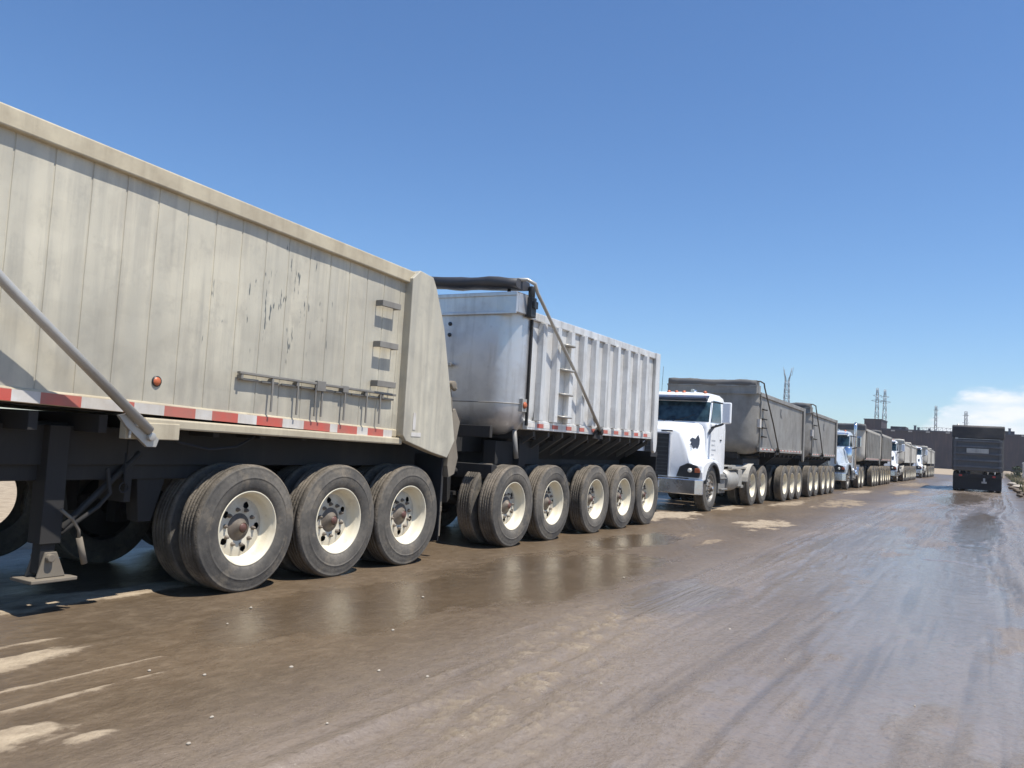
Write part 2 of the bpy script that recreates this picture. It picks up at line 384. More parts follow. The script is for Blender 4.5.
    dry = np.maximum(dry, sstep(Y, 118, 135) * sstep(X, 2.5, 0.))
    dry = dry * (1 - .9 * pud)
    Z += .012 * dry * near
    # verge
    Z += sstep(X + .5 * (fbm(X / 2, Y / 3, 95) - .5), .95, 2.3) * (.22 + .25 * fbm(X / 1.1, Y / 1.6, 97, 4)) * sstep(Y, 22, 40)
    # wet sheen zone
    wet = np.clip(.48 + .14 * lane * sstep(X, -2.0, -1.2) + .5 * sh + .5 * pud + .32 * lane * sstep(fbm(u / .5, Y / 3., 33, 4), .38, .6) - .22 * sstep(fbm(X / .8, Y / 1.5, 47, 5), .5, .68) - .8 * dry - .22 * tr, 0, 1)
    wet = wet * np.where(X > 1.2, .3, 1)
    ny, nx = X.shape
    co = np.stack([X, Y, Z], -1).reshape(-1, 3).astype(np.float32)
    i = np.arange(ny - 1)[:, None] * nx + np.arange(nx - 1)[None, :]
    q = np.stack([i, i + 1, i + 1 + nx, i + nx], -1).reshape(-1, 4).astype(np.int32)
    me = bpy.data.meshes.new('ground'); me.vertices.add(len(co)); me.vertices.foreach_set('co', co.ravel())
    me.loops.add(q.size); me.loops.foreach_set('vertex_index', q.ravel())
    me.polygons.add(len(q)); me.polygons.foreach_set('loop_start', np.arange(0, q.size, 4, dtype=np.int32))
    me.update(calc_edges=True)
    me.polygons.foreach_set('use_smooth', np.ones(len(q), dtype=bool))
    for nm, a in (('wet', wet), ('dry', dry), ('tread', tr), ('lane', lane), ('puddle', pud), ('score', (scores + .35 * ridge) * lane * near), ('print', tr * trv), ('sheen', sh), ('rut', lane * sstep(Y, 5, 9) * sstep(X, -3.2, -2.6) * sstep(X, -1.0, -1.7) + .35 * lane * sstep(X, -.5, -.2) * sstep(Y, 5, 9))):
        at = me.attributes.new(nm, 'FLOAT', 'POINT'); at.data.foreach_set('value', a.ravel().astype(np.float32))
    s = NT("muddy haul road")
    wetA, dryA, trA, laneA, pudA = (s.attr(k) for k in ('wet', 'dry', 'tread', 'lane', 'puddle'))
    nb = s.noise(.9, (1, .45, 1), 7, .6); nf = s.noise(9, (1, .6, 1), 7, .65); ng = s.noise(60, (1, 1, 1), 5, .6)
    c = s.mix(s.mr(nb, .35, .68), (.145, .102, .063), (.10, .072, .046))
    c = s.mix(laneA, c, s.mix(s.mr(nb, .35, .65), (.245, .198, .158), (.19, .152, .122)))  # lane mud paler and greyer, with some sky sheen put into its colour
    c = s.mix(s.mr(s.attr('score'), -.03, -.22, 0, .45), c, (.095, .078, .066)); c = s.mix(s.mr(s.attr('score'), .05, .25, 0, .45), c, (.25, .205, .17))
    c = s.mix(s.mr(nf, .45, .72, 0, .5), c, (.21, .158, .105))
    c = s.mix(s.mr(s.noise(24, (1, .8, 1), 5, .7), .5, .72, 0, .45), c, (.085, .062, .044))
    c = s.mix(s.mr(ng, .55, .75, 0, .35), c, (.07, .052, .037))
    c = s.mix(s.math('MULTIPLY', trA, s.mr(nf, .3, .6, .1, .4)), c, (.225, .172, .115))
    c = s.mix(s.math('MULTIPLY', s.attr('print'), s.mr(nf, .35, .6, .3, .85)), c, (.30, .24, .165))
    c = s.mix(s.math('MULTIPLY', pudA, .35), c, (.085, .062, .042))
    drym = s.math('MULTIPLY', s.mr(s.math('ADD', dryA, s.math('MULTIPLY', s.math('SUBTRACT', nf, .5), 1.7)), .38, .80), s.mr(ng, .3, .5, .8, 1))
    c = s.mix(drym, c, s.mix(s.mr(nf, .35, .65), (.44, .355, .25), (.27, .21, .145)))
    r0 = s.mr(wetA, .15, 1.0, .50, .10)
    r0 = s.math('ADD', r0, s.mr(nf, .3, .7, -.04, .07))
    r = s.math('MAXIMUM', s.math('ADD', r0, s.math('MULTIPLY', drym, .5)), .07)
    bstr = s.math('MULTIPLY', s.mr(pudA, 0, 1, 1, .22), s.mr(s.attr('sheen'), 0, 1, 1.25, .45))
    rn = s.noise(1, (11, .22, 1), 3, .6); rid = s.math('SUBTRACT', 1.0, s.math('ABSOLUTE', s.math('MULTIPLY', s.math('SUBTRACT', rn, .5), 5.0)))
    rutm = s.math('MULTIPLY', s.attr('rut'), s.math('MULTIPLY', s.mr(s.noise(.5, (1.3, .3, 1), 4, .6), .42, .58), s.mr(s.attr('sheen'), 0, 1, 1, .35)))
    rut = s.math('MULTIPLY', s.mr(rid, .45, .95), rutm)
    c = s.mix(s.math('MULTIPLY', rut, .22), c, (.26, .215, .17))
    c = s.mix(s.math('MULTIPLY', s.math('MULTIPLY', s.mr(rid, .25, -.25), rutm), .22), c, (.085, .068, .055))
    n0 = s.bump(rut, .018, .5)
    n = s.n.new('ShaderNodeBump'); s.t.links.new(n0, n.inputs['Normal']); n.inputs['Distance'].default_value = .03; s.t.links.new(s.math('MULTIPLY', bstr, .8), n.inputs['Strength']); s.t.links.new(nf, n.inputs['Height'])
    n2 = s.n.new('ShaderNodeBump'); n2.inputs['Distance'].default_value = .004; s.t.links.new(s.math('MULTIPLY', bstr, .4), n2.inputs['Strength']); s.t.links.new(ng, n2.inputs['Height']); s.t.links.new(n.outputs[0], n2.inputs['Normal'])
    me.materials.append(s.fin(c, r, 0, n2.outputs[0], IOR=1.45, Specular_IOR_Level=.5))
    o = bpy.data.objects.new('ground', me); COL.objects.link(o); tag(o, kind='structure')
make_ground()

# ------------------------------------------------------------------ wheels (templates; outer tyre face at x=0, outward is +x)
TR = .567
def tyre_prof(x0):
    side = [(-.036, .290), (-.022, .300), (-.010, .325), (-.002, .36), (0, .40), (-.001, .415), (.002, .418), (-.002, .424), (-.006, .455), (-.012, .49), (-.02, .515), (-.018, .520), (-.027, .527), (-.034, .539), (-.050, .545)]
    side = [(x, .328 + (r - .29) * (TR - .328) / .255) for x, r in side]
    tread = []
    for gx in (.085, .122, .159, .196):
        tread += [(-gx + .007, TR), (-gx + .005, TR - .006), (-gx - .005, TR - .006), (-gx - .007, TR)]
    other = [(-.28 - x, r) for (x, r) in side[::-1]]
    p = side + tread + other
    return [(x + x0, r) for x, r in p], len(side)
def make_tyre(x0):
    m = MB(); p, ns = tyre_prof(x0)
    mis = [1 if (ns - 3) <= i < len(p) - ns + 2 else 0 for i in range(len(p) - 1)]
    m.lathe(p, 72, mis=mis); return m
def disc_with_holes(m, xf, r0, r1, rh, hr, nh, n=100, rings=11, mi=0):
    vs = []; th0 = .35
    hc = [(rh * math.cos(th0 + 2 * PI * k / nh), rh * math.sin(th0 + 2 * PI * k / nh)) for k in range(nh)]
    pts = []
    for i in range(rings + 1):
        rr = r0 + (r1 - r0) * i / rings
        for k in range(n):
            t = 2 * PI * k / n; pts.append([rr * math.cos(t), rr * math.sin(t)])
    orig = [tuple(p) for p in pts]
    for p in pts:
        for h in hc:
            dx, dy = p[0] - h[0], p[1] - h[1]; d = math.hypot(dx, dy)
            if hr * .55 < d < hr * 1.45:
                if d < hr * 1.0: s_ = hr / d; p[0] = h[0] + dx * s_; p[1] = h[1] + dy * s_
    b = len(m.v)
    for p in pts: m.v.append((xf(math.hypot(p[0], p[1])), p[0], p[1]))
    for i in range(rings):
        for k in range(n):
            q = [i * n + k, i * n + (k + 1) % n, (i + 1) * n + (k + 1) % n, (i + 1) * n + k]
            cx = sum(orig[j][0] for j in q) / 4; cy = sum(orig[j][1] for j in q) / 4
            if any(math.hypot(cx - h[0], cy - h[1]) < hr * .93 for h in hc): continue
            m.f.append([b + j for j in q]); m.mi.append(mi); m.sm.append(True)
def make_rim_deep():
    m = MB()
    m.lathe([(-.04, .291), (-.026, .297), (-.020, .292), (-.024, .283), (-.045, .279), (-.06, .268), (-.085, .262), (-.12, .256), (-.142, .247), (-.155, .232)], 64)
    disc_with_holes(m, lambda r: -.155 + .012 * math.sin(min(1, (r - .1) / .13) * PI), .10, .2325, .178, .027, 5, mi=1)
    return m
def make_rim_steer():
    m = MB()
    m.lathe([(-.04, .291), (-.026, .297), (-.020, .292), (-.024, .283), (-.045, .279), (-.06, .268), (-.10, .262)], 64)
    disc_with_holes(m, lambda r: -.10 + .075 * (1 - ((r - .1) / .162) ** 2), .10, .262, .205, .026, 10)
    return m
def make_hub(x0, cap, red=True):
    m = MB()
    m.lathe([(x0, .112), (x0 + .010, .108), (x0 + .014, .080), (x0 + .035, .066), (x0 + .042, .056), (x0 + .05, .050), (cap - .02, .044), (cap - .008, .040)], 32, 0)
    m.lathe([(cap - .012, .036), (cap, .030), (cap + .002, .001)], 24, 1)
    for k in range(10):
        t = 2 * PI * (k + .4) / 10; y, z = .1425 * math.cos(t), .1425 * math.sin(t)
        m.lathe([(x0 + .005, .019), (x0 + .03, .017), (x0 + .032, .011), (x0 + .05, .010), (x0 + .051, .0005)], 6, 0, cy=y, cz=z)
    return m
def drum():
    m = MB(); m.lathe([(-.195, .001), (-.195, .235), (-.30, .25), (-.60, .25), (-.60, .001)], 40); return m

def fat(m, k=1.13):
    m.v = [(x, y * k, z * k) for x, y, z in m.v]; return m
def wheel_proto(kind):
    wheel = fat({'dual': make_rim_deep, 'steer': make_rim_steer}[kind]())
    w = wheel.build('wheel', [MT['rim'], MT['rim_disc']] if kind == 'dual' else MT['rim_steel'])
    make_tyre(0).build('tyre', [MT['tyre'], MT['tread']], w)
    if kind == 'dual':
        make_tyre(-.345).build('tyre', [MT['tyre'], MT['tread']], w)
        fat(make_hub(-.16, -.08)).build('hub', [MT['hubrust'], MT['hubred']], w)
    else:
        fat(make_hub(-.03, .06)).build('hub', [MT['hubrust'], MT['chrome']], w)
    fat(drum()).build('brake_drum', MT['frame'], w)
    return w
protoD = wheel_proto('dual'); protoS = wheel_proto('steer')
used = {}
def put_wheel(kind, parent, side, y, x=1.3, z=TR - .006, rot=0):
    p = protoD if kind == 'dual' else protoS
    if kind not in used: used[kind] = True; w = p
    else: w = copy_tree(p)
    w.parent = parent
    w.location = (side * x, y, z); w.rotation_euler = (rot, 0, 0 if side > 0 else PI)
    return w

# ------------------------------------------------------------------ running gear
def running_gear(root, axles, y0, y1, z, hangers=True, x=1.3):
    f = MB()
    for sx in (-1, 1):
        f.box(sx * .42, sx * .52, y0, y1, z - .42, z - .06)
        f.box(sx * .36, sx * .58, y0, y1, z - .085, z - .06)
    n = max(3, int((y1 - y0) / .62))
    for k in range(n + 1):
        yy = y0 + .05 + (y1 - y0 - .1) * k / n
        f.box(-1.12, 1.12, yy - .035, yy + .035, z - .2, z - .04)
    f.build('frame', MT['frame'], root, .006)
    for a in axles:
        m = MB(); m.tube([(-.72, a, TR), (.72, a, TR)], .07, 12)
        for sx in (-1, 1):
            m.box(sx * .44, sx * .54, a - .5, a + .5, TR + .10, TR + .15)
            m.box(sx * .43, sx * .55, a - .10, a + .10, TR - .1, TR + .2)
            m.prism([(a - .62, z - .42), (a - .5, z - .42), (a - .5, TR + .06), (a - .56, TR)], 'x', sx * .44, sx * .54)
            m.lathe([(sx * .3, .0), (sx * .3, .09), (sx * .42, .09), (sx * .42, 0)], 16, cy=a + .25, cz=TR + .1)
        m.build('axle', MT['frame'], root)
        for sd_ in (1, -1): put_wheel('dual', root, sd_, a, x, rot=random.random() * 6)

def rounded_outline(hw, yf, yr, r, n=8, inset=0.0, rr=.02):
    """closed ring, front at yf with corner radius r, rear square; counter-clockwise from rear right"""
    hw -= inset; yf += inset; r = max(.02, r - inset)
    pts = [(hw, yr)]
    for k in range(n + 1):
        t = PI / 2 * k / n; pts.append((hw - r + r * math.cos(t), yf + r - r * math.sin(t)))
    for k in range(n + 1):
        t = PI / 2 * k / n; pts.append((-hw + r - r * math.sin(t), yf + r - r * math.cos(t)))
    pts.append((-hw, yr))
    return pts

def tape(root, segs, x, zf, zh=.045):
    """segs: (y0, y1, 'r'|'w'); zf(y) = centre height. One strip, two colours"""
    m = MB()
    for (a, b, k) in segs:
        m.hexa([(x - .02, a, zf(a) - zh), (x, a, zf(a) - zh), (x, b, zf(b) - zh), (x - .02, b, zf(b) - zh),
                (x - .02, a, zf(a) + zh), (x, a, zf(a) + zh), (x, b, zf(b) + zh), (x - .02, b, zf(b) + zh)], 0 if k == 'r' else 1)
    return m.build('reflective_strip', [MT['tape_red'], MT['tape_white']], root)

def round_tub_trailer(name, label, group, Yf, L, zt0, zt1, zb, body, front, railm, tarpm, capm, axles, ribs=None, r=.42, steps=None, arm=True,
                      gear=None, marks=None, cat='dump trailer', xc=-7.05, hw=1.27, cap_h=.26, detail=True, tarp_z=.12, tapez=None, lift=None, placard=None):
    root = thing(name, (xc, Yf, 0), label, cat, group)
    zt = lambda y: zt0 + (zt1 - zt0) * y / L
    seam = zb + .25; bot = zb - .10
    # tub: rounded front and bowl-like lower front edge
    m = MB(); levels = [(0, 1.0), (.02, 1.0)]
    rings = []
    prof = [(0.0, 1.0), (0.0, 0.0)]
    for k in range(1, 7):
        t = PI / 2 * k / 6; prof.append((.36 * (1 - math.cos(t)), -math.sin(t)))
    for (ins, fz) in prof:
        ring = []
        for (px, py) in rounded_outline(hw, 0, L, r, 8, min(ins, .30)):
            # the bowl shape only exists at the front; further back the wall stands straight down to zb
            w = max(0, min(1, (1.0 - py) / .35)) if fz < 0 else 0
            if fz > 0: z = zt(py)
            elif fz == 0: z = zb + .02 + (.25) * max(0, min(1, (1.0 - py) / .35))
            else:
                ztop = zb + .02 + .25 * max(0, min(1, (1.0 - py) / .35))
                z = ztop + fz * (.02 + .40 * max(0, min(1, (1.0 - py) / .35)))
            if py < r * 1.1 or py >= L - .01:
                ring.append((px, py, z))
            else: ring.append((px, py, z))
        # insert points along the sides so that the bowl can blend out
        full = []
        for i, p in enumerate(ring): full.append(p)
        rings.append(full)
    # build with extra side stations
    def ring_at(ins, fz):
        out = []
        stations = [L, L * .75, L * .5, 1.35, 1.0, .8]
        def Z(py):
            b = max(0, min(1, (1.25 - py) / .6)); b = b * b * (3 - 2 * b)
            ztop = zb + .02 + .25 * b
            if fz > 0: return zt(py)
            if fz == 0: return ztop
            return ztop + fz * (.02 + .42 * b), b
        def P(px, py, ins):
            zz = Z(py); b = 1
            if isinstance(zz, tuple): zz, b = zz
            return (px, py, zz), b
        base = rounded_outline(hw, 0, L, r, 8, 0); insd = rounded_outline(hw, 0, L, r, 8, ins)
        for s_ in stations[:-1]:
            (p, b) = P(hw, s_, 0); out.append((hw - ins * b, p[1], p[2]))
        for (bx, by), (ix, iy) in zip(base[1:-1], insd[1:-1]):
            (p, b) = P(bx, by, 0); out.append((bx + (ix - bx) * b, by + (iy - by) * b, p[2]))
        for s_ in stations[:-1][::-1]:
            (p, b) = P(-hw, s_, 0); out.append((-hw + ins * b, p[1], p[2]))
        return out
    R_ = [ring_at(i_, f_) for (i_, f_) in prof]
    m.loft(R_, 0, True, caps=(False, True))
    n = len(R_[0])
    # open top with an inner lining, so the box reads as a box from above
    topr = R_[0]; inner = [(x_ * .96, .06 + (y_ - .06) * .985 if y_ < L * .5 else y_ - .05, z_) for (x_, y_, z_) in topr]
    low = [(x_, y_, z_ - .7) for (x_, y_, z_) in inner]
    m.loft([topr, inner, low], 0, False, caps=(False, True))
    fr_side = []
    o = m.build('tub', [body, front], root, autosmooth=True)
    # faces on the front take the front metal
    for p in o.data.polygons:
        if p.center.y < r * 1.02: p.material_index = 1
    # top rail
    t = MB()
    for sx in (-1, 1):
        xa, xb = sx * (hw - .05), sx * (hw + .045)
        y0 = r * .9
        lo, hi = min(xa, xb), max(xa, xb)
        t.hexa([(lo, y0, zt(y0) - .07), (hi, y0, zt(y0) - .07), (hi, L + .02, zt(L) - .07), (lo, L + .02, zt(L) - .07),
                (lo, y0, zt(y0) + .05), (hi, y0, zt(y0) + .05), (hi, L + .02, zt(L) + .05), (lo, L + .02, zt(L) + .05)])
        t.build('top_rail', railm, root, .012); t = MB()
    # square cap over the rounded front
    c = MB()
    c.box(-hw - .02, hw + .02, -.03, .03, zt0 - .02, zt0 + cap_h)
    c.box(hw - .04, hw + .025, .032, r * .85, zt0 - .02, zt0 + cap_h)
    c.box(-hw - .025, -hw + .04, .032, r * .85, zt0 - .02, zt0 + cap_h)
    c.box(-hw - .03, hw + .03, -.05, -.032, zt0 + cap_h - .045, zt0 + cap_h + .006)
    c.box(-hw - .03, hw + .03, -.05, -.032, zt0 - .05, zt0 - .015)
    c.prism([(hw + .025, -.03), (hw + .025, r * .85), (-hw - .025, r * .85), (-hw - .025, -.03)], 'z', zt0 + cap_h + .002, zt0 + cap_h + .012)
    c.build('front_cap', capm, root, .006)
    # furled tarpaulin
    tm = MB(); rg = []
    for k in range(17):
        u = k / 16; xx = -hw + 2 * hw * u
        cz = zt0 + cap_h + tarp_z + .012 * math.sin(u * 9) + (.18 if ribs and arm else .03) * (1 - u); hh = (.075 if ribs and arm else .10) + .006 * math.sin(u * 23 + 1); dd = .22 + .02 * math.sin(u * 17)
        ring = []
        for j in range(12):
            a = 2 * PI * j / 12; ca, sa = math.cos(a), math.sin(a); ring.append((xx, .16 + dd * math.copysign(abs(ca) ** .5, ca) * (1 + .04 * math.sin(5 * a + k)), cz + hh * math.copysign(abs(sa) ** .5, sa) * (1 + .06 * math.sin(3 * a + 2 * k))))
        rg.append(ring)
    tm.loft(rg, 0, True); tm.build('rolled_tarp', tarpm, root)
    br = MB()
    for sx in (-1, 1):
        br.tube([(sx * (hw - .25), .2, zt0 + cap_h - .05), (sx * (hw - .25), .2, zt0 + cap_h + tarp_z)], .025)
        br.build('tarp_bracket', MT['frame'], root); br = MB()
    # bottom rail
    b = MB(); zr = zb
    for sx in (-1, 1):
        xa, xb = sx * (hw - .06), sx * (hw + .022)
        b.box(xa, xb, r + .05, L, zr - .075, zr + .055)
        b.build('bottom_rail', body, root, .008); b = MB()
    # front corner post and rear post
    p = MB()
    for sx in (-1, 1):
        p.box(sx * (hw + .002), sx * (hw + .04), r - .005, r + .035, zb - .02, zt0 - .07)
        p.build('corner_post', MT['frame'] if ribs else body, root, .006); p = MB()
    p = MB()
    for sx in (-1, 1):
        zz = zt(L)
        poly = [(L - .17, zz + .05), (L + .07, zz + .05), (L + .08, zb - .15), (L + .045, zb - .30), (L - .03, zb - .34), (L - .10, zb - .29), (L - .13, zb - .12)]
        p.prism(poly, 'x', sx * (hw + .003), sx * (hw + .062))
        p.box(sx * (hw - .25), sx * (hw + .0), L + .002, L + .05, zb - .1, zz)
        p.build('rear_post', body, root, .008); p = MB()
    g = MB(); g.box(-hw + .02, hw - .02, L + .005, L + .05, zb - .08, zt(L) - .08)
    for k in range(4): g.box(-hw + .05, hw - .05, L + .05, L + .10, zb + .1 + k * .42, zb + .2 + k * .42)
    g.build('tailgate', body, root, .006)
    if ribs:
        for sx in (-1, 1):
            for y in ribs:
                z1 = zt(y) - .075; q = MB()
                w0, w1, d = .075, .055, .088
                x0 = sx * hw; x1 = sx * (hw + d)
                q.add([(x0, y - w0, zb + .06), (x1, y - w1, zb + .06), (x1, y + w1, zb + .06), (x0, y + w0, zb + .06), (x0, y - w0, z1), (x1, y - w1, z1), (x1, y + w1, z1), (x0, y + w0, z1)],
                      [(0, 3, 2, 1), (4, 5, 6, 7), (0, 1, 5, 4), (1, 2, 6, 5), (2, 3, 7, 6), (3, 0, 4, 7)])
                q.build('rib', body, root, .006)
    # ladder steps
    if steps:
        for (y, z) in steps:
            q = MB(); x0 = hw + (.01); x1 = hw + (.17 if ribs else .11); w = .14 if ribs else .11
            q.tube([(x0, y - w, z + .02), (x1 - .03, y - w, z), (x1, y - w + .03, z), (x1, y + w - .03, z), (x1 - .03, y + w, z), (x0, y + w, z + .02)], .018)
            q.box(x0, x1 - .02, y - w, y + w, z - .006, z + .006)
            q.build('step', MT['bare'] if ribs else MT['frame'], root)
    if arm:
        pz = zb + (-.02); py = 2.85 if not isinstance(arm, float) else arm
        q = MB(); x1 = hw + .16
        zc = zt0 + cap_h + tarp_z + .05
        q.tube([(hw - .22, .10, zc), (hw - .05, .10, zc + .02), (hw + .08, .13, zc + .02), (x1, .22, zc - .03), (x1, .30, zc - .14), (x1 - .02, py * .6, zc + (pz - zc) * .57), (hw + .10, py, pz)], .026 if ribs else .02, 10)
        q.build('tarp_arm', MT['bare'] if ribs else MT['mudsteel_dark'], root)
        q = MB(); q.prism([(py - .13, pz + .0), (py + .0, pz + .10), (py + .13, pz - .0), (py + .18, pz - .12), (py - .18, pz - .12)], 'x', hw + .03, hw + .065)
        q.lathe([(hw + .02, .0), (hw + .02, .05), (hw + .13, .05), (hw + .13, 0)], 14, cy=py, cz=pz)
        q.build('arm_pivot', MT['frame'], root, .004)
    if tapez is not None:
        segs = []; y = r + .06; k = 0
        while y < L - .2:
            w = .27 if k % 2 == 0 else .20
            segs.append((y, min(y + w, L - .18), 'wr'[k % 2])); y += w; k += 1
        tape(root, segs, hw + .026, lambda y: zb + tapez, .03 if detail else .016)
    # running gear and dolly
    running_gear(root, axles, min(axles) - .5 if min(axles) < 2 else 1.2, L - .1, zb - .02)
    q = MB(); q.box(-1.15, 1.15, L + .02, L + .1, .75, 1.05); q.build('rear_bumper', MT['frame'], root)
    fy = max(L, axles[-1] + .72)
    for sx in (-1, 1): q = MB(); q.box(sx * .65, sx * 1.2, fy - .02, fy, .2, .95); q.build('mud_flap', MT['rubber'], root)
    q = MB(); q.prism([(-1.15, zb - .08), (1.15, zb - .08), (.62, zb - .52), (.62, .72), (-.62, .72), (-.62, zb - .52)], 'y', max(.5, axles[0] - .4), L - .05); q.build('belly_hopper', MT['frame'], root, .01)
    if gear: gear(root)
    if marks: marks(root)
    return root

# ------------------------------------------------------------------ first trailer: cream, flat planked side (body cut off by the frame on the left)
def first_trailer():
    root = thing('dump_trailer', (-7.05, 0, 0), 'large cream planked dump trailer nearest the camera, cut off by the left edge', 'dump trailer', 'dump trailers in the parked row')
    hw = 1.30; Y0, Y1 = -2.2, 7.40
    zt = lambda y: 3.515 - .0452 * (y - 2.87)
    zb = lambda y: 1.585 - .031 * (y - 3.05)
    for sx, nm in ((1, 'side_wall'), (-1, 'side_wall')):
        m = MB(); ys = [Y0]
        y = 3.005 + .283
        k0 = math.floor((Y0 - y) / .283)
        seams = [y + .283 * k for k in range(k0 + 1, 40) if Y0 < y + .283 * k < Y1 - .05]
        prof = [(Y0, 0)]
        for s_ in seams: prof += [(s_ - .008, 0), (s_ - .004, -.006), (s_ + .004, -.006), (s_ + .008, 0)]
        prof.append((Y1, 0))
        # several rows so that the sheet can be very slightly dented
        vs = []; rows = 9
        for j in range(rows):
            for (yy, d) in prof:
                zz = zb(yy) + (zt(yy) - .02 - zb(yy)) * j / (rows - 1)
                bow = .004 * math.sin(yy * 5.1 + j) * math.sin(j * 1.3 + yy)
                vs.append((sx * (hw + d + bow), yy, zz))
        n = len(prof); fs = [(j * n + i, j * n + i + 1, (j + 1) * n + i + 1, (j + 1) * n + i) for j in range(rows - 1) for i in range(n - 1)]
        m.add(vs, fs)
        b = len(m.v); m.add([(sx * (hw - .05), p[1], p[2]) for p in vs], fs)
        m.build(nm, MT['cream'], root)
    m = MB()
    m.hexa([(-hw + .05, Y0, zb(Y0)), (hw - .05, Y0, zb(Y0)), (hw - .05, Y1 + .3, zb(Y1)), (-hw + .05, Y1 + .3, zb(Y1)), (-hw + .05, Y0, zb(Y0) + .06), (hw - .05, Y0, zb(Y0) + .06), (hw - .05, Y1 + .3, zb(Y1) + .06), (-hw + .05, Y1 + .3, zb(Y1) + .06)])
    m.build('floor', MT['frame'], root)
    m = MB(); m.box(-hw + .02, hw - .02, Y0 - .04, Y0, zb(Y0), zt(Y0)); m.build('front_wall', MT['cream'], root)
    m = MB()
    for sx in (-1, 1):
        lo, hi = sorted((sx * (hw - .08), sx * (hw + .055)))
        m.hexa([(lo, Y0, zt(Y0) - .145), (hi, Y0, zt(Y0) - .145), (hi, 7.50, zt(7.5) - .145), (lo, 7.50, zt(7.5) - .145), (lo, Y0, zt(Y0)), (hi, Y0, zt(Y0)), (hi, 7.50, zt(7.5)), (lo, 7.5, zt(7.5))])
        m.build('top_rail', MT['cream_rail'], root, .012); m = MB()
    # tarpaulin stretched flat over the load, below the rails
    # lower rail under the striped tape
    m = MB()
    for sx in (-1, 1):
        lo, hi = sorted((sx * (hw - .04), sx * (hw + .05)))
        m.hexa([(lo, 4.15, zb(4.15) - .135), (hi, 4.15, zb(4.15) - .135), (hi, 7.4, zb(7.4) - .095), (lo, 7.4, zb(7.4) - .095), (lo, 4.15, zb(4.15) - .055), (hi, 4.15, zb(4.15) - .055), (hi, 7.4, zb(7.4) - .02), (lo, 7.4, zb(7.4) - .02)])
        lo, hi = sorted((sx * (hw - .04), sx * (hw + .012)))
        m.hexa([(lo, Y0, zb(Y0) - .05), (hi, Y0, zb(Y0) - .05), (hi, 7.34, zb(7.34) - .02), (lo, 7.34, zb(7.34) - .02), (lo, Y0, zb(Y0) + .07), (hi, Y0, zb(Y0) + .07), (hi, 7.34, zb(7.34) + .07), (lo, 7.34, zb(7.34) + .07)])
        m.build('bottom_rail', MT['cream_rail'], root, .014); m = MB()
    edges = [(2.2, 2.55, 'w'), (2.55, 3.13, 'r'), (3.13, 3.33, 'w'), (3.33, 3.63, 'r'), (3.63, 3.97, 'w'), (3.97, 4.06, 'r'), (4.06, 4.33, 'w'), (4.33, 4.63, 'r'), (4.63, 4.80, 'w'), (4.80, 5.08, 'r'), (5.08, 5.295, 'w'), (5.295, 5.61, 'r'), (5.61, 5.885, 'w'),
             (5.885, 6.25, 'r'), (6.25, 6.36, 'w'), (6.36, 6.66, 'r'), (6.66, 6.83, 'w'), (6.83, 7.09, 'r'), (7.09, 7.24, 'w')]
    edges = [(-1.7 + .3 * k, -1.7 + .3 * (k + 1), 'rw'[k % 2]) for k in range(13)] + edges
    tape(root, edges, hw + .022, lambda y: zb(y) + .012, .040)
    # rear flank plates, standing proud
    m = MB()
    poly = [(7.34, 3.22), (7.47, 3.33), (7.72, 3.30), (7.80, 3.18), (8.00, 2.75), (8.22, 1.97), (8.36, 1.43), (8.22, 1.22), (7.90, 1.28), (7.40, 1.40), (7.34, 1.46)]
    for sx in (-1, 1): m = MB(); m.prism(poly, 'x', sx * (hw - .02), sx * (hw + .10)); m.build('flank_plate', MT['cream'], root, .008)
    m = MB()
    m.add([(-hw + .05, 7.80, 3.2), (hw - .05, 7.80, 3.2), (hw - .05, 8.35, 1.45), (-hw + .05, 8.35, 1.45), (-hw + .05, 7.74, 3.2), (hw - .05, 7.74, 3.2), (hw - .05, 8.29, 1.45), (-hw + .05, 8.29, 1.45)],
          [(0, 1, 2, 3), (7, 6, 5, 4), (0, 4, 5, 1), (1, 5, 6, 2), (2, 6, 7, 3), (3, 7, 4, 0)])
    m.build('tailgate', MT['cream'], root, .008)
    # tailgate hinge links and latch hanging off the back edge
    m = MB()
    m.tube([(hw - .05, 8.15, 2.10), (hw + .05, 8.27, 2.12), (hw + .06, 8.36, 2.05)], .035)
    m.lathe([(hw - .02, 0), (hw - .02, .055), (hw + .09, .05), (hw + .09, 0)], 14, cy=8.30, cz=2.10)
    m.tube([(hw + .02, 8.30, 2.06), (hw + .03, 8.34, 1.85), (hw, 8.42, 1.72)], .02)
    m.prism([(8.36, 1.80), (8.44, 1.82), (8.56, 1.66), (8.50, 1.42), (8.56, 1.22), (8.50, 1.02), (8.38, .98), (8.34, 1.12), (8.36, 1.35)], 'x', hw - .06, hw + .03)
    m.build('tailgate_latch', MT['mudsteel'], root, .012)
    # steps
    for (y, z) in ((7.00, 2.86), (7.00, 2.42), (7.00, 2.00)):
        q = MB(); x0, x1, w = hw, hw + .10, .15
        q.box(x1 - .03, x1, y - w, y + w, z - .035, z + .03)
        for s_ in (-1, 1): q.box(x0 + .002, x1, y + s_ * w - .006, y + s_ * w + .006, z - .035, z + .03)
        q.build('step', MT['step'], root, .004)
    # grab rail on stand-offs
    q = MB(); x0, x1 = hw + .002, hw + .065
    zr = lambda y: 1.935 - .018 * (y - 5.0)
    for (a, b) in ((5.03, 7.22),):
        q.hexa([(x0 + .02, a, zr(a) - .012), (x1, a, zr(a) - .012), (x1, b, zr(b) - .012), (x0 + .02, b, zr(b) - .012), (x0 + .02, a, zr(a) + .012), (x1, a, zr(a) + .012), (x1, b, zr(b) + .012), (x0 + .02, b, zr(b) + .012)])
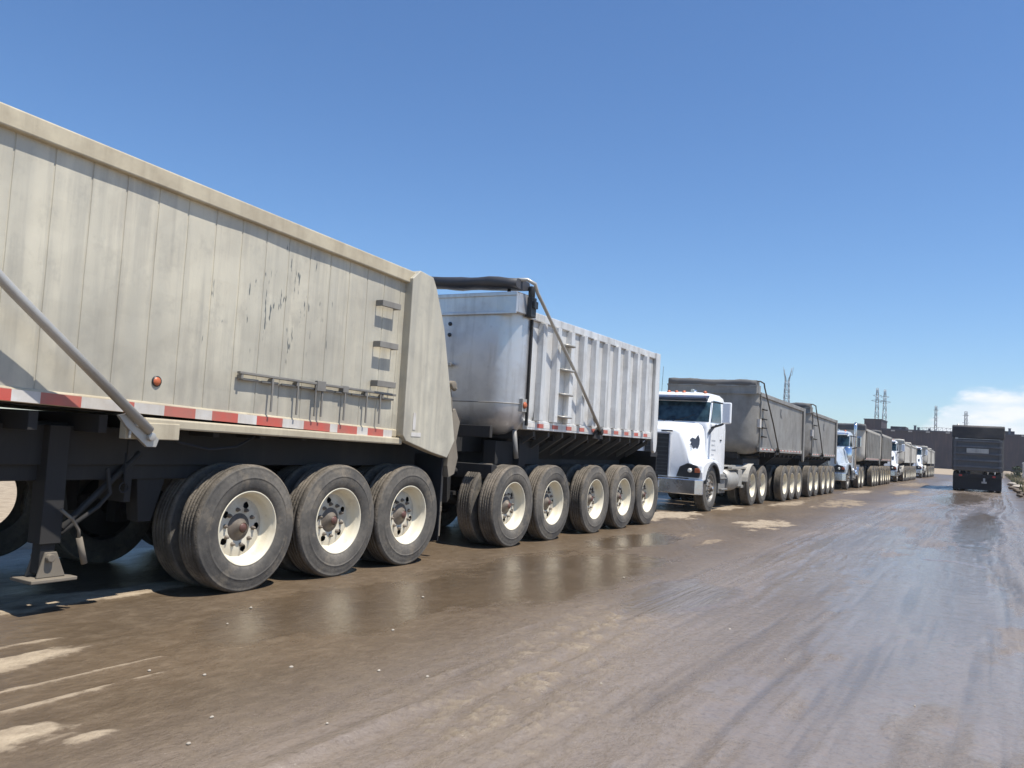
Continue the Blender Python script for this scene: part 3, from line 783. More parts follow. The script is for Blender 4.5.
    for y in (5.06, 5.42, 5.73, 6.04, 6.38, 6.72, 7.0): q.box(x0, x1 - .004, y - .012, y + .012, zr(y) - .055, zr(y) - .013)
    for y, zz in ((5.42, 1.61), (5.74, 1.60), (5.98, 1.60), (6.07, 1.6), (6.40, 1.58), (6.74, 1.57), (6.96, 1.57)): q.box(x1 - .016, x1 - .002, y - .010, y + .010, zz, zr(y) - .013)
    q.box(x0 + .03, x1 + .008, 5.98, 6.10, zr(6) - .07, zr(6) + .03)
    q.box(x0, x1 + .002, 6.36, 6.44, zr(6.4) - .05, zr(6.4) + .02)
    q.build('grab_rail', MT['step'], root, .004)
    q = MB()
    for k in range(9): q.tube([(x1 - .03, 5.06 + .27 * k * .9, zr(5.1 + .24 * k) - .055), (x1 - .03, 5.06 + .27 * k * .9 + .2, zr(5.1 + .24 * k) - .055)], .012, 6)
    q.build('ladder_rod', MT['step'], root)
    # small white labels and amber lamp
    q = MB(); q.box(hw + .101, hw + .105, 7.50, 7.55, 1.53, 1.72); q.build('reflector', MT['tape_white'], root); q = MB(); q.box(hw + .101, hw + .105, 7.48, 7.66, 1.455, 1.50); q.build('reflector', MT['tape_white'], root)
    q = MB(); q.lathe([(hw - .005, 0), (hw - .005, .043), (hw + .010, .043), (hw + .014, .035)], 24, 1); q.lathe([(hw + .010, .036), (hw + .018, .028), (hw + .024, .016), (hw + .025, .0005)], 24, 0, )
    for i, v in enumerate(q.v): q.v[i] = (v[0], v[1] + 4.25, v[2] + 1.785)
    q.build('side_lamp', [MT['orange'], MT['black_plastic']], root)
    # tarp arm with pivot plate
    q = MB()
    q.tube([(hw + .20, -1.9, 3.85), (hw + .21, -1.55, 3.78), (hw + .19, 1.2, 3.62), (hw + .19, 1.5, 3.50), (hw + .19, 3.0, 2.255), (hw + .15, 4.12, 1.395)], .037, 12)
    q.build('tarp_arm', MT['bare'], root)
    q = MB(); q.box(hw - .02, hw + .062, 3.98, 4.46, 1.325, 1.455)
    q.build('pivot_plate', MT['cream_rail'], root, .006)
    q = MB(); q.prism([(3.86, 1.50), (3.98, 1.53), (4.22, 1.33), (4.20, 1.27), (4.12, 1.27), (3.93, 1.42)], 'x', hw + .10, hw + .135)
    q.lathe([(hw + .05, 0), (hw + .05, .033), (hw + .165, .033), (hw + .165, 0)], 12, cy=4.14, cz=1.35)
    q.lathe([(hw + .05, 0), (hw + .05, .02), (hw + .155, .02), (hw + .155, 0)], 12, cy=4.02, cz=1.44)
    q.tube([(hw + .12, 3.98, 1.45), (hw + .12, 3.97, 1.33)], .012)
    q.build('arm_pivot', MT['bare'], root, .004)
    # chassis: deep dark beam, webs, hoses
    f = MB()
    for sx in (-1, 1):
        f.box(sx * .40, sx * .52, -2.2, 8.3, 1.02, 1.42); f.box(sx * .34, sx * .60, -2.2, 8.3, 1.00, 1.03); f.box(sx * .34, sx * .60, -2.2, 8.3, 1.4, 1.43)
        f.box(sx * .86, sx * .94, 3.2, 8.2, 1.10, 1.40)
    for k in range(20): f.box(-1.25, 1.25, -2 + k * .53, -1.93 + k * .53, 1.36, 1.50)
    f.build('frame', MT['frame'], root, .006)
    f = MB()
    f.box(.80, .90, 3.0, 5.2, .98, 1.38); f.prism([(4.45, 1.05), (4.75, 1.05), (4.62, .62), (4.50, .62)], 'x', .78, .88); f.box(.6, .95, 4.30, 4.36, .8, 1.3)
    f.prism([(4.95, 1.1), (5.2, 1.1), (5.1, .7)], 'x', .75, .88)
    f.build('hanger_bracket', MT['frame'], root, .005)
    f = MB()
    f.tube([(1.2, 4.45, 1.38), (1.2, 4.6, 1.30), (1.2, 4.9, 1.25), (1.2, 5.2, 1.28), (1.2, 5.4, 1.38)], .012)
    f.build('air_hose', MT['rubber'], root); f = MB()
    f.tube([(1.0, 4.25, 1.2), (.98, 4.27, 1.0), (.98, 4.27, .96)], .008)
    ring = [(.98, 4.27 + .04 * math.cos(t), .92 + .04 * math.sin(t)) for t in np.linspace(0, 2 * PI, 13)]
    f.tube(ring, .007)
    f.build('ring_pull', MT['rubber'], root)
    for a in (5.31, 6.50, 7.66):
        m = MB(); m.tube([(-.72, a, TR), (.72, a, TR)], .075, 12)
        for sx in (-1, 1):
            m.box(sx * .43, sx * .55, a - .5, a + .5, TR + .10, TR + .16); m.box(sx * .42, sx * .56, a - .12, a + .12, TR - .12, TR + .22)
            m.prism([(a - .68, 1.02), (a - .5, 1.02), (a - .52, TR + .02), (a - .60, TR + .02)], 'x', sx * .44, sx * .54)
            m.lathe([(sx * .28, 0), (sx * .28, .10), (sx * .42, .10), (sx * .42, 0)], 16, cy=a + .28, cz=TR + .1)
        m.build('axle', MT['frame'], root)
        for s_ in (1, -1): put_wheel('dual', root, s_, a, 1.33, rot=random.random() * 6 if s_ < 0 else {5.31: -.35, 6.50: .15, 7.66: .6}[a])
    q = MB(); q.tube([(.62, 4.9, .95), (.62, 4.95, .95), (.62, 5.5, .95), (.62, 5.55, .95)], [.09, .12, .12, .09], 16); q.build('air_tank', MT['mudsteel_dark'], root)
    # landing gear
    for sx in (1, -1):
        g = MB(); x0, x1 = sx * .86, sx * 1.02
        g.box(x0, x1, 3.60, 3.76, .52, 1.40); g.box(sx * .80, sx * .86, 3.50, 3.86, 1.0, 1.42)
        g.box(sx * .885, sx * .995, 3.625, 3.735, .30, .52)
        g.tube([(sx * .94, 3.80, .62), (sx * .94, 4.42, 1.20)], .028); g.tube([(sx * .94, 3.80, .58), (sx * 1.0, 4.05, .78), (sx * 1.0, 4.14, .88), (sx * 1.0, 4.10, 1.08)], .018)
        lg = g.build('landing_leg', MT['frame'], root, .006)
        g = MB()
        g.box(sx * .80, sx * 1.08, 3.53, 3.88, .245, .272)
        for s2 in (.86, 1.0): g.prism([(3.60, .273), (3.82, .273), (3.74, .46), (3.65, .46)], 'x', sx * s2, sx * (s2 + .02))
        g.tube([(sx * .83, 3.68, .42), (sx * 1.06, 3.68, .42)], .032)
        g.build('foot', MT['mudsteel'], lg, .006)
        if sx > 0:
            g = MB(); g.tube([(1.08, 3.70, .78), (1.08, 3.80, .70), (1.07, 3.86, .62), (1.07, 3.87, .55)], .013)
            g.tube([(1.07, 3.87, .56), (1.07, 3.93, .36)], .024)
            g.build('crank_handle', MT['mudsteel'], lg)
    # spare wheel slung under the frame on the far side
    g = MB(); p, ns = tyre_prof(0); g.lathe(p, 56)
    for i, v in enumerate(g.v): g.v[i] = (v[0] - 1.0, v[1] + 4.35, v[2] + .66)
    g.build('spare_tyre', MT['tyre'], root)
    # rear mud flaps and bumper
    for sx in (-1, 1): m = MB(); m.box(sx * .62, sx * 1.28, 8.30, 8.315, .22, 1.25); m.build('mud_flap', MT['rubber'], root)
    m = MB(); m.box(-1.1, 1.1, 8.40, 8.5, .98, 1.10)
    m.box(.7, 1.2, 8.41, 8.47, .55, .62); m.box(1.12, 1.18, 8.41, 8.49, .25, 1.3); m.box(1.0, 1.1, 8.49, 8.52, .72, .82); m.box(.9, 1.15, 8.44, 8.5, .86, .89)
    m.build('rear_bumper', MT['mudsteel'], root, .006)
first_trailer()

# ------------------------------------------------------------------ pup and lead trailers
def pup_marks(root):
    hw = 1.27
    q = MB(); q.box(hw + .003, hw + .006, .78, .93, 2.78, 2.98); q.build('number_plate', MT['tape_white'], root)
    text_mesh('plate_number', "13", .15, MT['darkdecal'], root, side_frame(hw + .008, .855, 2.88), .001)
    # four round vents and two hand holds in the front wall
    for (dx, dz) in ((0, 0), (.20, 0), (0, -.16), (.20, -.16)):
        q = MB(); q.lathe([(0, .0), (0, .030), (.014, .027), (.014, 0)], 16)
        q.v = [(v[1] - .02 + dx, -v[0] - .002, v[2] + 3.10 + dz) for v in q.v]; q.build('bolt_cap', MT['black_plastic'], root)
    for (x0, z) in ((-.12, 2.50), (-.14, 2.03)):
        q = MB(); q.box(x0, x0 + .42, -.09, -.003, z, z + .022); q.box(x0, x0 + .42, -.095, -.08, z - .015, z + .03); q.build('grab_handle', MT['bare'], root, .004)
    q = MB(); q.box(hw - .10, hw + .03, r_ := .28, .40, 1.88, 2.06); q.lathe([(hw + .035, 0), (hw + .035, .05), (hw + .05, .04), (hw + .052, .0005)], 16, 1, cy=.34, cz=1.97)
    q.build('side_lamp', [MT['bare'], MT['orange']], root)
    # dark winch box on the top corner
    q = MB(); q.box(hw + .0, hw + .10, .26, .40, 3.22, 3.50); q.tube([(hw + .05, .33, 3.5), (hw + .05, .33, 3.66)], .05, 10); q.box(hw + .1, hw + .14, .28, .38, 3.34, 3.44)
    q.build('tarp_motor', MT['black_plastic'], root, .006)
    pts = [(px * 1.001, py - .001, 1.985) for px, py in rounded_outline(hw + .001, 0, 1.0, .42, 10)[1:-1]]
    q = MB(); q.tube(pts, .008, 6); q.build('weld_seam', MT['alu_dull'], root)
    q = MB(); q.box(-1.2, 1.2, 5.98, 6.0, .22, 1.3); q.box(-1.22, 1.22, 5.6, 5.98, 1.3, 1.4); q.build('splash_curtain', MT['rubber'], root)
    # air tank, dolly frame, drawbar
    q = MB(); q.tube([(-.5, -.55, 1.0), (-.5, -.05, 1.0), (0, .25, .95)], .05); q.tube([(.5, -.55, 1.0), (.5, -.05, 1.0), (.2, .25, .95)], .05)
    q.box(-1.1, 1.1, -.12, .02, .92, 1.12); q.box(-.9, .9, .0, 1.9, .95, 1.10); q.tube([(0, -1.25, .88), (-.45, -.2, .98)], .045); q.tube([(0, -1.25, .88), (.45, -.2, .98)], .045)
    q.box(-1.05, 1.05, .7, .9, 1.1, 1.6); q.box(.75, .95, .2, 1.5, 1.12, 1.45)
    q.build('dolly_frame', MT['frame'], root, .006)
    q = MB(); q.tube([(hw - .12, .35, 1.62), (hw - .10, .38, 1.35), (hw - .10, .42, 1.22)], .035); q.build('corner_leg', MT['alu_dull'], root)
    # cross members under the flared floor
    for k in range(11):
        for sx in (-1, 1):
            q = MB(); y = .75 + k * .46; q.prism([(sx * 1.24, 1.62), (sx * .80, 1.34), (sx * .80, 1.26), (sx * 1.24, 1.55)], 'y', y, y + .05)
            q.build('cross_member', MT['mudsteel_dark'], root)

T2 = round_tub_trailer('pup_trailer', 'bright aluminium ribbed pup trailer hitched behind the cream trailer', 'dump trailers in the parked row', 9.85, 5.55, 3.27, 3.26, 1.71,
    MT['alu'], MT['alu_front'], MT['alu'], MT['tarp'], MT['alu_front'], [.23, 1.44, 2.98, 4.20, 5.41], ribs=[.75 + .46 * k for k in range(10)], r=.42,
    steps=[(1.45, 2.95), (1.45, 2.57), (1.45, 2.20), (1.45, 1.86)], arm=2.85, tapez=-.01, cap_h=.25, tarp_z=.13, marks=pup_marks, xc=-7.04)

def lead_marks(z, yk, letter=True):
    def f(root):
        hw = 1.27
        q = MB(); q.box(hw - .02, hw + .056, .34, .52, 2.20, 2.44); q.build('placard', MT['tape_white'], root)
        if letter: text_mesh('body_letter', "K", .42, MT['darkdecal'], root, side_frame(hw + .004, yk, z), .001)
        q = MB(); q.box(-.9, .9, .3, 2.2, 1.12, 1.30); q.box(-.75, .75, .2, .5, 1.3, 1.6); q.build('kingpin_plate', MT['frame'], root)
    return f
GREY = dict(body=MT['alu_dull'], front=MT['alu_dull'], railm=MT['alu_dull'], tarpm=MT['tarp_grey'], capm=MT['alu_dull'])
G = 'dump trailers in the parked row'
T3a = round_tub_trailer('dump_trailer', 'smooth dull grey lead trailer with letter K, directly behind the white tractor', G, 23.3, 6.65, 3.16, 3.06, 1.60, **GREY,
    axles=[4.05, 5.15, 6.25], ribs=None, r=.5, steps=[(.85, 2.72), (.85, 2.45), (.85, 2.2), (.85, 1.95)], arm=2.6, tapez=.0, cap_h=.20, tarp_z=.05, marks=lead_marks(2.72, 3.2), detail=False, xc=-7.04)
T3b = round_tub_trailer('pup_trailer', 'shorter smooth grey pup trailer with letter K, ahead of the silver tractor', G, 31.1, 5.7, 3.05, 2.98, 1.55, **GREY,
    axles=[.55, 1.65, 3.1, 4.2, 5.3], ribs=None, r=.5, steps=[(.85, 2.6), (.85, 2.1)], arm=2.3, tapez=.0, cap_h=.18, tarp_z=.04, marks=lead_marks(2.6, 2.9), detail=False, xc=-7.04)
DUST = dict(body=MT['alu_dusty'], front=MT['alu_pale'], railm=MT['alu_pale'], tarpm=MT['tarp_grey'], capm=MT['tarp_grey'])
T4a = round_tub_trailer('dump_trailer', 'ribbed dusty lead trailer behind the silver tractor with the tall stack', G, 46.0, 6.2, 3.0, 2.92, 1.50, **DUST,
    axles=[3.6, 4.7, 5.8], ribs=[.9 + .62 * k for k in range(9)], r=.3, arm=False, tapez=.0, cap_h=.16, tarp_z=.02, xc=-7.06)
T4b = round_tub_trailer('pup_trailer', 'ribbed dusty pup trailer just ahead of the second white tractor', G, 52.95, 5.4, 2.96, 2.9, 1.50, **DUST,
    axles=[.6, 1.7, 2.9, 4.0, 5.0], ribs=[.9 + .62 * k for k in range(7)], r=.3, arm=False, tapez=.0, cap_h=.12, tarp_z=.02, xc=-7.06)
PALE = dict(body=MT['alu_pale'], front=MT['alu_pale'], railm=MT['alu_pale'], tarpm=MT['alu_pale'], capm=MT['alu_dusty'])
T5a = round_tub_trailer('dump_trailer', 'pale dusty lead trailer behind the second white tractor from the camera', G, 67.2, 5.2, 2.82, 2.72, 1.45, **PALE,
    axles=[2.6, 3.7, 4.8], ribs=None, r=.5, arm=False, tapez=None, cap_h=.14, tarp_z=.02, xc=-7.06)
T5b = round_tub_trailer('pup_trailer', 'pale dusty pup trailer parked right in front of the farthest white tractor', G, 73.0, 5.2, 2.75, 2.68, 1.45, **PALE,
    axles=[.6, 1.7, 2.9, 4.0, 5.0], ribs=None, r=.5, arm=False, tapez=None, cap_h=.12, tarp_z=.02, xc=-7.06)
T6a = copy_tree(T5a); T6a.location = (-7.06, 91.5, 0); T6a['label'] = 'pale lead trailer behind the farthest white tractor, by the dark building'
T6b = copy_tree(T5b); T6b.location = (-7.06, 97.5, 0); T6b['label'] = 'last and farthest pup trailer at the end of the parked row'

# ------------------------------------------------------------------ tractors
def ringrect(hw, y0, y1, z, rf=.16, rb=.06, n=5):
    p = []
    for (cx, cy, r, a0) in ((hw - rb, y1 - rb, rb, 0), (-hw + rb, y1 - rb, rb, 90), (-hw + rf, y0 + rf, rf, 180), (hw - rf, y0 + rf, rf, 270)):
        for k in range(n + 1):
            t = R(a0 + 90 * k / n); p.append((cx + r * math.cos(t), cy + r * math.sin(t), z))
    return p
def tractor(name, label, Yf, xc, paint, hood=.72, stacks=False, decals=True, visor=None, zs=1.0):
    root = thing(name, (xc, Yf, 0), label, 'semi truck', 'tractors in the parked row')
    cy = .15 + hood; H = hood
    # hood
    m = MB(); secs = []
    for (u, ht, zt, hb, mid) in ((0, .52, 1.76, .80, .72), (.06, .57, 1.82, .85, .77), (.3, .64, 1.88, .90, .82), (.65, .74, 1.94, .97, .90), (1, .87, 2.00, 1.0, .98)):
        y = .13 + H * u
        half = [(hb, .80), (hb + .02, 1.15), (mid, 1.38), (ht + .06, zt - .18), (ht, zt - .06), (ht - .10, zt), (0, zt + .025)]
        ring = [(x, y, z) for x, z in half] + [(-x, y, z) for x, z in half[:-1][::-1]]
        secs.append(ring)
    m.loft(secs, 0, True); hoodo = m.build('hood', paint, root, autosmooth=True)
    # grille
    g = MB(); gw = .31 if not stacks else .40
    g.box(-gw, gw, .085, .128, .82, 1.70); 
    go = g.build('grille', MT['black_plastic'] if not stacks else MT['chrome'], root, .02)
    g = MB()
    g.box(-gw - .035, -gw, .07, .13, .80, 1.70); g.box(gw, gw + .035, .07, .13, .80, 1.70); g.box(-gw - .035, gw + .035, .07, .13, 1.701, 1.74)
    gb = MB()
    for k in range(10): gb.box(-gw + .03, gw - .03, .072, .084, .88 + k * .08, .90 + k * .08)
    g.build('grille_surround', MT['chrome'] if stacks else MT['greydecal'], root, .006) if False else g.build('grille_surround', MT['chrome'] if stacks else MT['greydecal'], root, .006)
    gb.build('grille_bars', MT['chrome'] if stacks else MT['step_dark'], go)
    # fenders with wheel arch
    wy = .95 if not stacks else 1.15
    for sx in (-1, 1):
        poly = [(.14, .72), (.10, .95), (.16, 1.12), (.40, 1.21), (wy, 1.26), (wy + .45, 1.21), (wy + .66, 1.08), (wy + .70, .74)]
        arc = [(wy + .60 * math.cos(t), .56 + .60 * math.sin(t)) for t in np.linspace(R(18), R(162), 14)]
        arc = [p for p in arc]
        m = MB(); m.prism(poly + arc, 'x', sx * .80, sx * 1.16)
        m.build('fender', paint, root, .04)
        m = MB(); o1 = [(wy + .625 * math.cos(t), .56 + .625 * math.sin(t)) for t in np.linspace(R(12), R(168), 16)]; o2 = [(wy + .575 * math.cos(t), .56 + .575 * math.sin(t)) for t in np.linspace(R(168), R(12), 16)]
        for i in range(15):
            a, b = o1[i], o1[i + 1]; c, d = o2[15 - i - 1], o2[15 - i]
            m.prism([a, b, c, d], 'x', sx * .86, sx * 1.185)
        m.build('fender_lip', MT['black_plastic'], root)
        h = MB(); h.prism([(sx * a_, b_) for a_, b_ in ((.52, .82), (1.08, .82), (1.12, .98), (1.02, 1.10), (.80, 1.16), (.60, 1.06))], 'y', .075, .16)
        hh = h.build('headlight', MT['black_plastic'], root, .02)
        l = MB(); l.lathe([(0, .055), (.03, .05), (.045, .03), (.05, .0005)], 18); l.v = [(sx * .86 + v[1], .078 - v[0], .985 + v[2]) for v in l.v]; l.build('lens', MT['lens_clear'], hh)
        l = MB(); l.box(sx * .98, sx * 1.10, .055, .076, .94, 1.04); l.build('turn_signal', MT['orange'], hh, .01)
    b = MB()
    b.prism([(-1.16, .12), (-1.02, -.02), (-.6, -.07), (.6, -.07), (1.02, -.02), (1.16, .12), (1.16, .22), (1.0, .14), (-1.0, .14), (-1.16, .22)], 'z', .42, .78)
    bo = b.build('bumper', MT['chrome'], root, .02)
    p = MB(); p.box(-.16, .16, -.085, -.073, .55, .70); p.build('license_plate', MT['greydecal'], bo)
    # cab
    c = MB()
    c.loft([ringrect(1.02, cy, cy + 1.55, .85, .08), ringrect(1.02, cy, cy + 1.55, 1.9, .08), ringrect(1.01, cy + .02, cy + 1.55, 2.02, .10), ringrect(.97, cy + .26, cy + 1.53, 2.60, .16), ringrect(.94, cy + .31, cy + 1.50, 2.70, .2), ringrect(.86, cy + .42, cy + 1.42, 2.78, .2), ringrect(.60, cy + .62, cy + 1.2, 2.815, .2)], 0, True)
    cab = c.build('cab', paint, root, autosmooth=True)
    w = MB()
    def fr(z): return cy + .02 + (z - 2.02) / .58 * .24
    vs = []; n = 0
    for j in range(5):
        z = 2.05 + .50 * j / 4; f = (z - 2.02) / .58; hwz = 1.01 - .04 * f + .006; y0 = cy + .02 + .24 * f - .008; rf = .10 + .06 * f
        row = [(-hwz + rf - rf * math.sin(R(t)), y0 + rf - rf * math.cos(R(t)), z) for t in (64, 50, 35, 20, 8)]
        row += [(-(hwz - rf) * (1 - 2 * i / 8), y0, z) for i in range(9)]
        row += [(hwz - rf + rf * math.sin(R(t)), y0 + rf - rf * math.cos(R(t)), z) for t in (8, 20, 35, 50, 64)]
        n = len(row) - 1; vs += row
    w.add(vs, [(j * (n + 1) + i, j * (n + 1) + i + 1, (j + 1) * (n + 1) + i + 1, (j + 1) * (n + 1) + i) for j in range(4) for i in range(n)], 0, True)
    w.build('windshield', MT['glass'], root)
    w = MB()
    for sx in (-1, 1): w.tube([(sx * .10, fr(2.04) - .03, 2.04), (sx * .45, fr(2.2) - .035, 2.14), (sx * .7, fr(2.3) - .02, 2.26)], .008, 6)
    w.build('wiper', MT['black_plastic'], root)
    v = MB(); v.prism([(cy + .17, 2.57), (cy + .02, 2.60), (cy + .0, 2.64), (cy + .34, 2.72)], 'x', -.93, .93); v.build('sun_visor', visor or MT['black_plastic'], root, .01)
    for x_ in (-.75, -.2, 0, .2, .75):
        l = MB(); l.loft([[(x_ + .055 * math.cos(t) * s_, cy + .50 + .08 * math.sin(t) * s_, z) for t in np.linspace(0, 2 * PI, 9)[:-1]] for (s_, z) in ((1, 2.76), (.9, 2.81), (.4, 2.84))], 0, True)
        l.build('marker_lamp', MT['orange'], root)
    h = MB(); h.tube([(.42, cy + .5, 2.84), (.42, cy + .9, 2.85)], [.05, .025], 10); h.box(.40, .44, cy + .6, cy + .64, 2.78, 2.85); h.build('air_horn', MT['chrome'], root)
    h = MB(); h.tube([(-.55, cy + .9, 2.78), (-.55, cy + .95, 3.5)], .006, 5); h.build('antenna', MT['black_plastic'], root)
    for sx in (1, -1):
        d = MB(); x0, x1 = sx * 1.015, sx * 1.032
        d.prism([(cy + .16, 1.02), (cy + 1.16, 1.02), (cy + 1.16, 2.0), (cy + .14, 2.0)], 'x', x0, x1)
        do = d.build('door', paint, root, .006)
        g = MB()
        def sidex(z): return 1.012 - .04 * max(0, z - 2.02) / .58
        yy = ((cy + .24, 2.06), (cy + 1.10, 2.06), (cy + 1.08, 2.60), (cy + .48, 2.60))
        g.add([(sx * (sidex(z) + .012), y, z) for y, z in yy] + [(sx * (sidex(z) - .02), y, z) for y, z in yy], [(0, 1, 2, 3), (7, 6, 5, 4), (0, 4, 5, 1), (1, 5, 6, 2), (2, 6, 7, 3), (3, 7, 4, 0)])
        g.build('window', MT['glass'], do)
        g = MB(); g.box(sx * 1.032, sx * 1.05, cy + .98, cy + 1.10, 1.62, 1.65); g.build('handle', MT['black_plastic'], do)
        mi = MB(); mi.tube([(sx * 1.0, cy + .20, 1.9), (sx * 1.32, cy + .12, 2.0), (sx * 1.42, cy + .10, 2.08)], .028); mi.tube([(sx * .97, cy + .34, 2.56), (sx * 1.42, cy + .13, 2.5)], .018)
        mo = mi.build('mirror', MT['black_plastic'], root)
        mi = MB(); mi.box(sx * 1.33, sx * 1.54, cy + .06, cy + .16, 2.02, 2.54); mi.build('mirror_housing', MT['chrome'] if stacks else paint, mo, .03)
        st = MB(); st.box(sx * .80, sx * 1.12, cy + .72, cy + 1.30, .42, .90); st.box(sx * 1.12, sx * 1.20, cy + .75, cy + 1.27, .50, .54); st.box(sx * 1.12, sx * 1.18, cy + .75, cy + 1.27, .78, .81)
        st.build('cab_step', MT['alu_dull'], root, .015)
        ft = MB(); ft.tube([(sx * .86, cy + 1.45, .72), (sx * .86, cy + 2.55, .72)], .29, 24); ft.build('fuel_tank', MT['chrome'] if stacks else MT['alu_dusty'], root)
        if stacks:
            sk = MB(); sk.tube([(sx * 1.05, cy + 1.68, .95), (sx * 1.05, cy + 1.68, 2.9), (sx * 1.05, cy + 1.68, 3.1), (sx * 1.05, cy + 1.78, 3.25)], .075, 14); sk.build('exhaust_stack', MT['chrome'], root)
            ac = MB(); ac.tube([(sx * 1.0, cy - .25, 1.25), (sx * 1.0, cy - .25, 1.3), (sx * 1.0, cy - .25, 1.95), (sx * 1.0, cy - .25, 2.05)], [.15, .19, .19, .10], 18); ac.build('air_cleaner', MT['chrome'], root)
        if decals and sx > 0:
            q = MB(); q.prism([(cy + .02, 1.72), (cy + .34, 1.86), (cy + .66, 2.0), (cy + .60, 2.02), (cy + .30, 1.93), (cy + .02, 1.86)], 'x', 1.034, 1.037); q.build('door_stripe', MT['darkdecal'], do)
            for k, wd in enumerate((.38, .30, .42, .26, .34)): 
                q = MB()
                for j in range(int(wd / .055)): q.box(1.034, 1.036, cy + .28 + j * .055, cy + .28 + j * .055 + .036, 1.60 - k * .09, 1.63 - k * .09)
                q.build('door_lettering', MT['greydecal'], do)
    if decals:
        # winged dark emblem and grey scribble on the road side flank of the hood, name badge on its nose
        def onhood(u, zz, off=.02):
            # flank between fender top and bonnet edge
            import bisect
            us = (0, .3, .65, 1); mids = (.72, .82, .90, .98); hts = (.52, .64, .74, .87); zts = (1.76, 1.88, 1.94, 2.0)
            i = min(2, max(0, bisect.bisect(us, u) - 1)); f = (u - us[i]) / (us[i + 1] - us[i])
            mid = mids[i] + f * (mids[i + 1] - mids[i]); ht = hts[i] + f * (hts[i + 1] - hts[i]); z1 = zts[i] + f * (zts[i + 1] - zts[i])
            t = min(1.0, (zz - 1.38) / (z1 - .18 - 1.38))
            return (mid + t * (ht + .06 - mid) + off, .13 + H * u, zz)
        em0 = [(.30, 1.50), (.42, 1.56), (.34, 1.61), (.50, 1.66), (.64, 1.63), (.84, 1.74), (.88, 1.62), (.82, 1.50), (.70, 1.41), (.55, 1.44), (.46, 1.40)]; em = [(.50 + (a_ - .6) * .85, 1.57 + (b_ - 1.56) * .8) for a_, b_ in em0]
        def inside(px, py):
            r_ = False
            for (x1_, y1_), (x2_, y2_) in zip(em, em[1:] + em[:1]):
                if (y1_ > py) != (y2_ > py) and px < (x2_ - x1_) * (py - y1_) / (y2_ - y1_) + x1_: r_ = not r_
            return r_
        q = MB()
        for iu in range(96):
            for iz in range(56):
                e_ = .0068; u0, z0 = .26 + iu * e_, 1.38 + iz * e_
                if inside(u0 + e_ / 2, z0 + e_ / 2): q.add([onhood(u0, z0, .02), onhood(u0 + e_, z0, .02), onhood(u0 + e_, z0 + e_, .02), onhood(u0, z0 + e_, .02)], [(0, 1, 2, 3)])
        q.build('hood_emblem', MT['darkdecal'], hoodo)
        q = MB()
        for k in range(4):
            z = 1.50 - k * .035; a = [onhood(.20 - .02 * k, z), onhood(.34 - .02 * k, z + .03), onhood(.34 - .02 * k, z + .046), onhood(.20 - .02 * k, z + .016)]; q.add(a, [(0, 1, 2, 3)])
        q.build('hood_lettering', MT['greydecal'], hoodo)
        q = MB()
        for k in range(8): q.box(.10 + .036 * k, .128 + .036 * k, .095, .118, 1.755, 1.79)
        q.build('name_badge', MT['darkdecal'], hoodo)
    # chassis behind the cab
    f = MB(); end = 6.6
    for sx in (-1, 1): f.box(sx * .40, sx * .49, .3, end, .80, 1.05)
    for yy in (2.9, 3.9, 4.7, 5.8, end - .1): f.box(-.4, .4, yy, yy + .08, .82, 1.02)
    f.box(-.5, .5, 4.7, 5.9, 1.06, 1.14)
    f.build('frame', MT['frame'], root, .006)
    f = MB(); f.box(-.95, .95, cy + 1.75, cy + 2.9, 1.07, 1.11); f.box(.98, 1.10, cy + 2.0, cy + 3.6, 1.02, 1.08); f.box(.60, 1.08, cy + 3.0, cy + 3.5, .50, .58)
    f.box(.62, 1.10, cy + 2.62, cy + 3.02, .55, 1.0)
    f.build('deck_plate', MT['alu_dusty'], root, .01)
    for sx in (1, -1):
        q = MB(); d0 = 4.75 if not stacks else 4.4; arcp = [(d0 + .64 * math.cos(t), .56 + .60 * math.sin(t)) for t in np.linspace(R(95), R(170), 8)]
        for a, b_ in zip(arcp[:-1], arcp[1:]): q.prism([a, b_, (b_[0], b_[1] + .02), (a[0], a[1] + .02)], 'x', sx * .62, sx * 1.2)
        q.build('quarter_fender', MT['alu_pale'] if not stacks else MT['chrome'], root)
    put = [(wy, 'steer')] + [(a, 'dual') for a in ((4.75, 5.95) if not stacks else (4.4, 5.6))]
    for (a, k) in put:
        m = MB(); m.tube([(-.72, a, TR), (.72, a, TR)], .08, 12); m.build('axle', MT['frame'], root)
        for sx in (1, -1): put_wheel(k, root, sx, a, 1.12 if k == 'steer' else 1.2, rot=random.random() * 6)
    return root
tA = tractor('semi_truck', 'white tractor with dark hood emblem, parked directly behind the ribbed aluminium trailer', 19.15, -7.10, MT['white'], visor=flat("blue black visor", (.02, .03, .06), .3))
def raise_cab(root):
    done = set()
    for o in root.children_recursive:
        if o.type != 'MESH' or o.data.name in done or o.name.split('.')[0] in ('wheel', 'tyre', 'hub', 'brake_drum'): continue
        done.add(o.data.name)
        for v in o.data.vertices:
            t = max(0, min(1, (v.co.z - 1.15) / .6)); v.co.z += .13 * t * t * (3 - 2 * t)
raise_cab(tA)
tB = tractor('semi_truck', 'silver long nose tractor with tall chrome exhaust stack', 41.0, -7.1, MT['silver'], hood=1.7, stacks=True, decals=False, visor=MT['chrome'])
tC = copy_tree(tA); tC.location = (-7.0, 63.2, 0); tC['label'] = 'second white tractor from the camera, parked beyond the silver tractor and its trailers'
tD = copy_tree(tA); tD.location = (-7.05, 87.0, 0); tD['label'] = 'farthest white tractor, third of the white ones in the row'

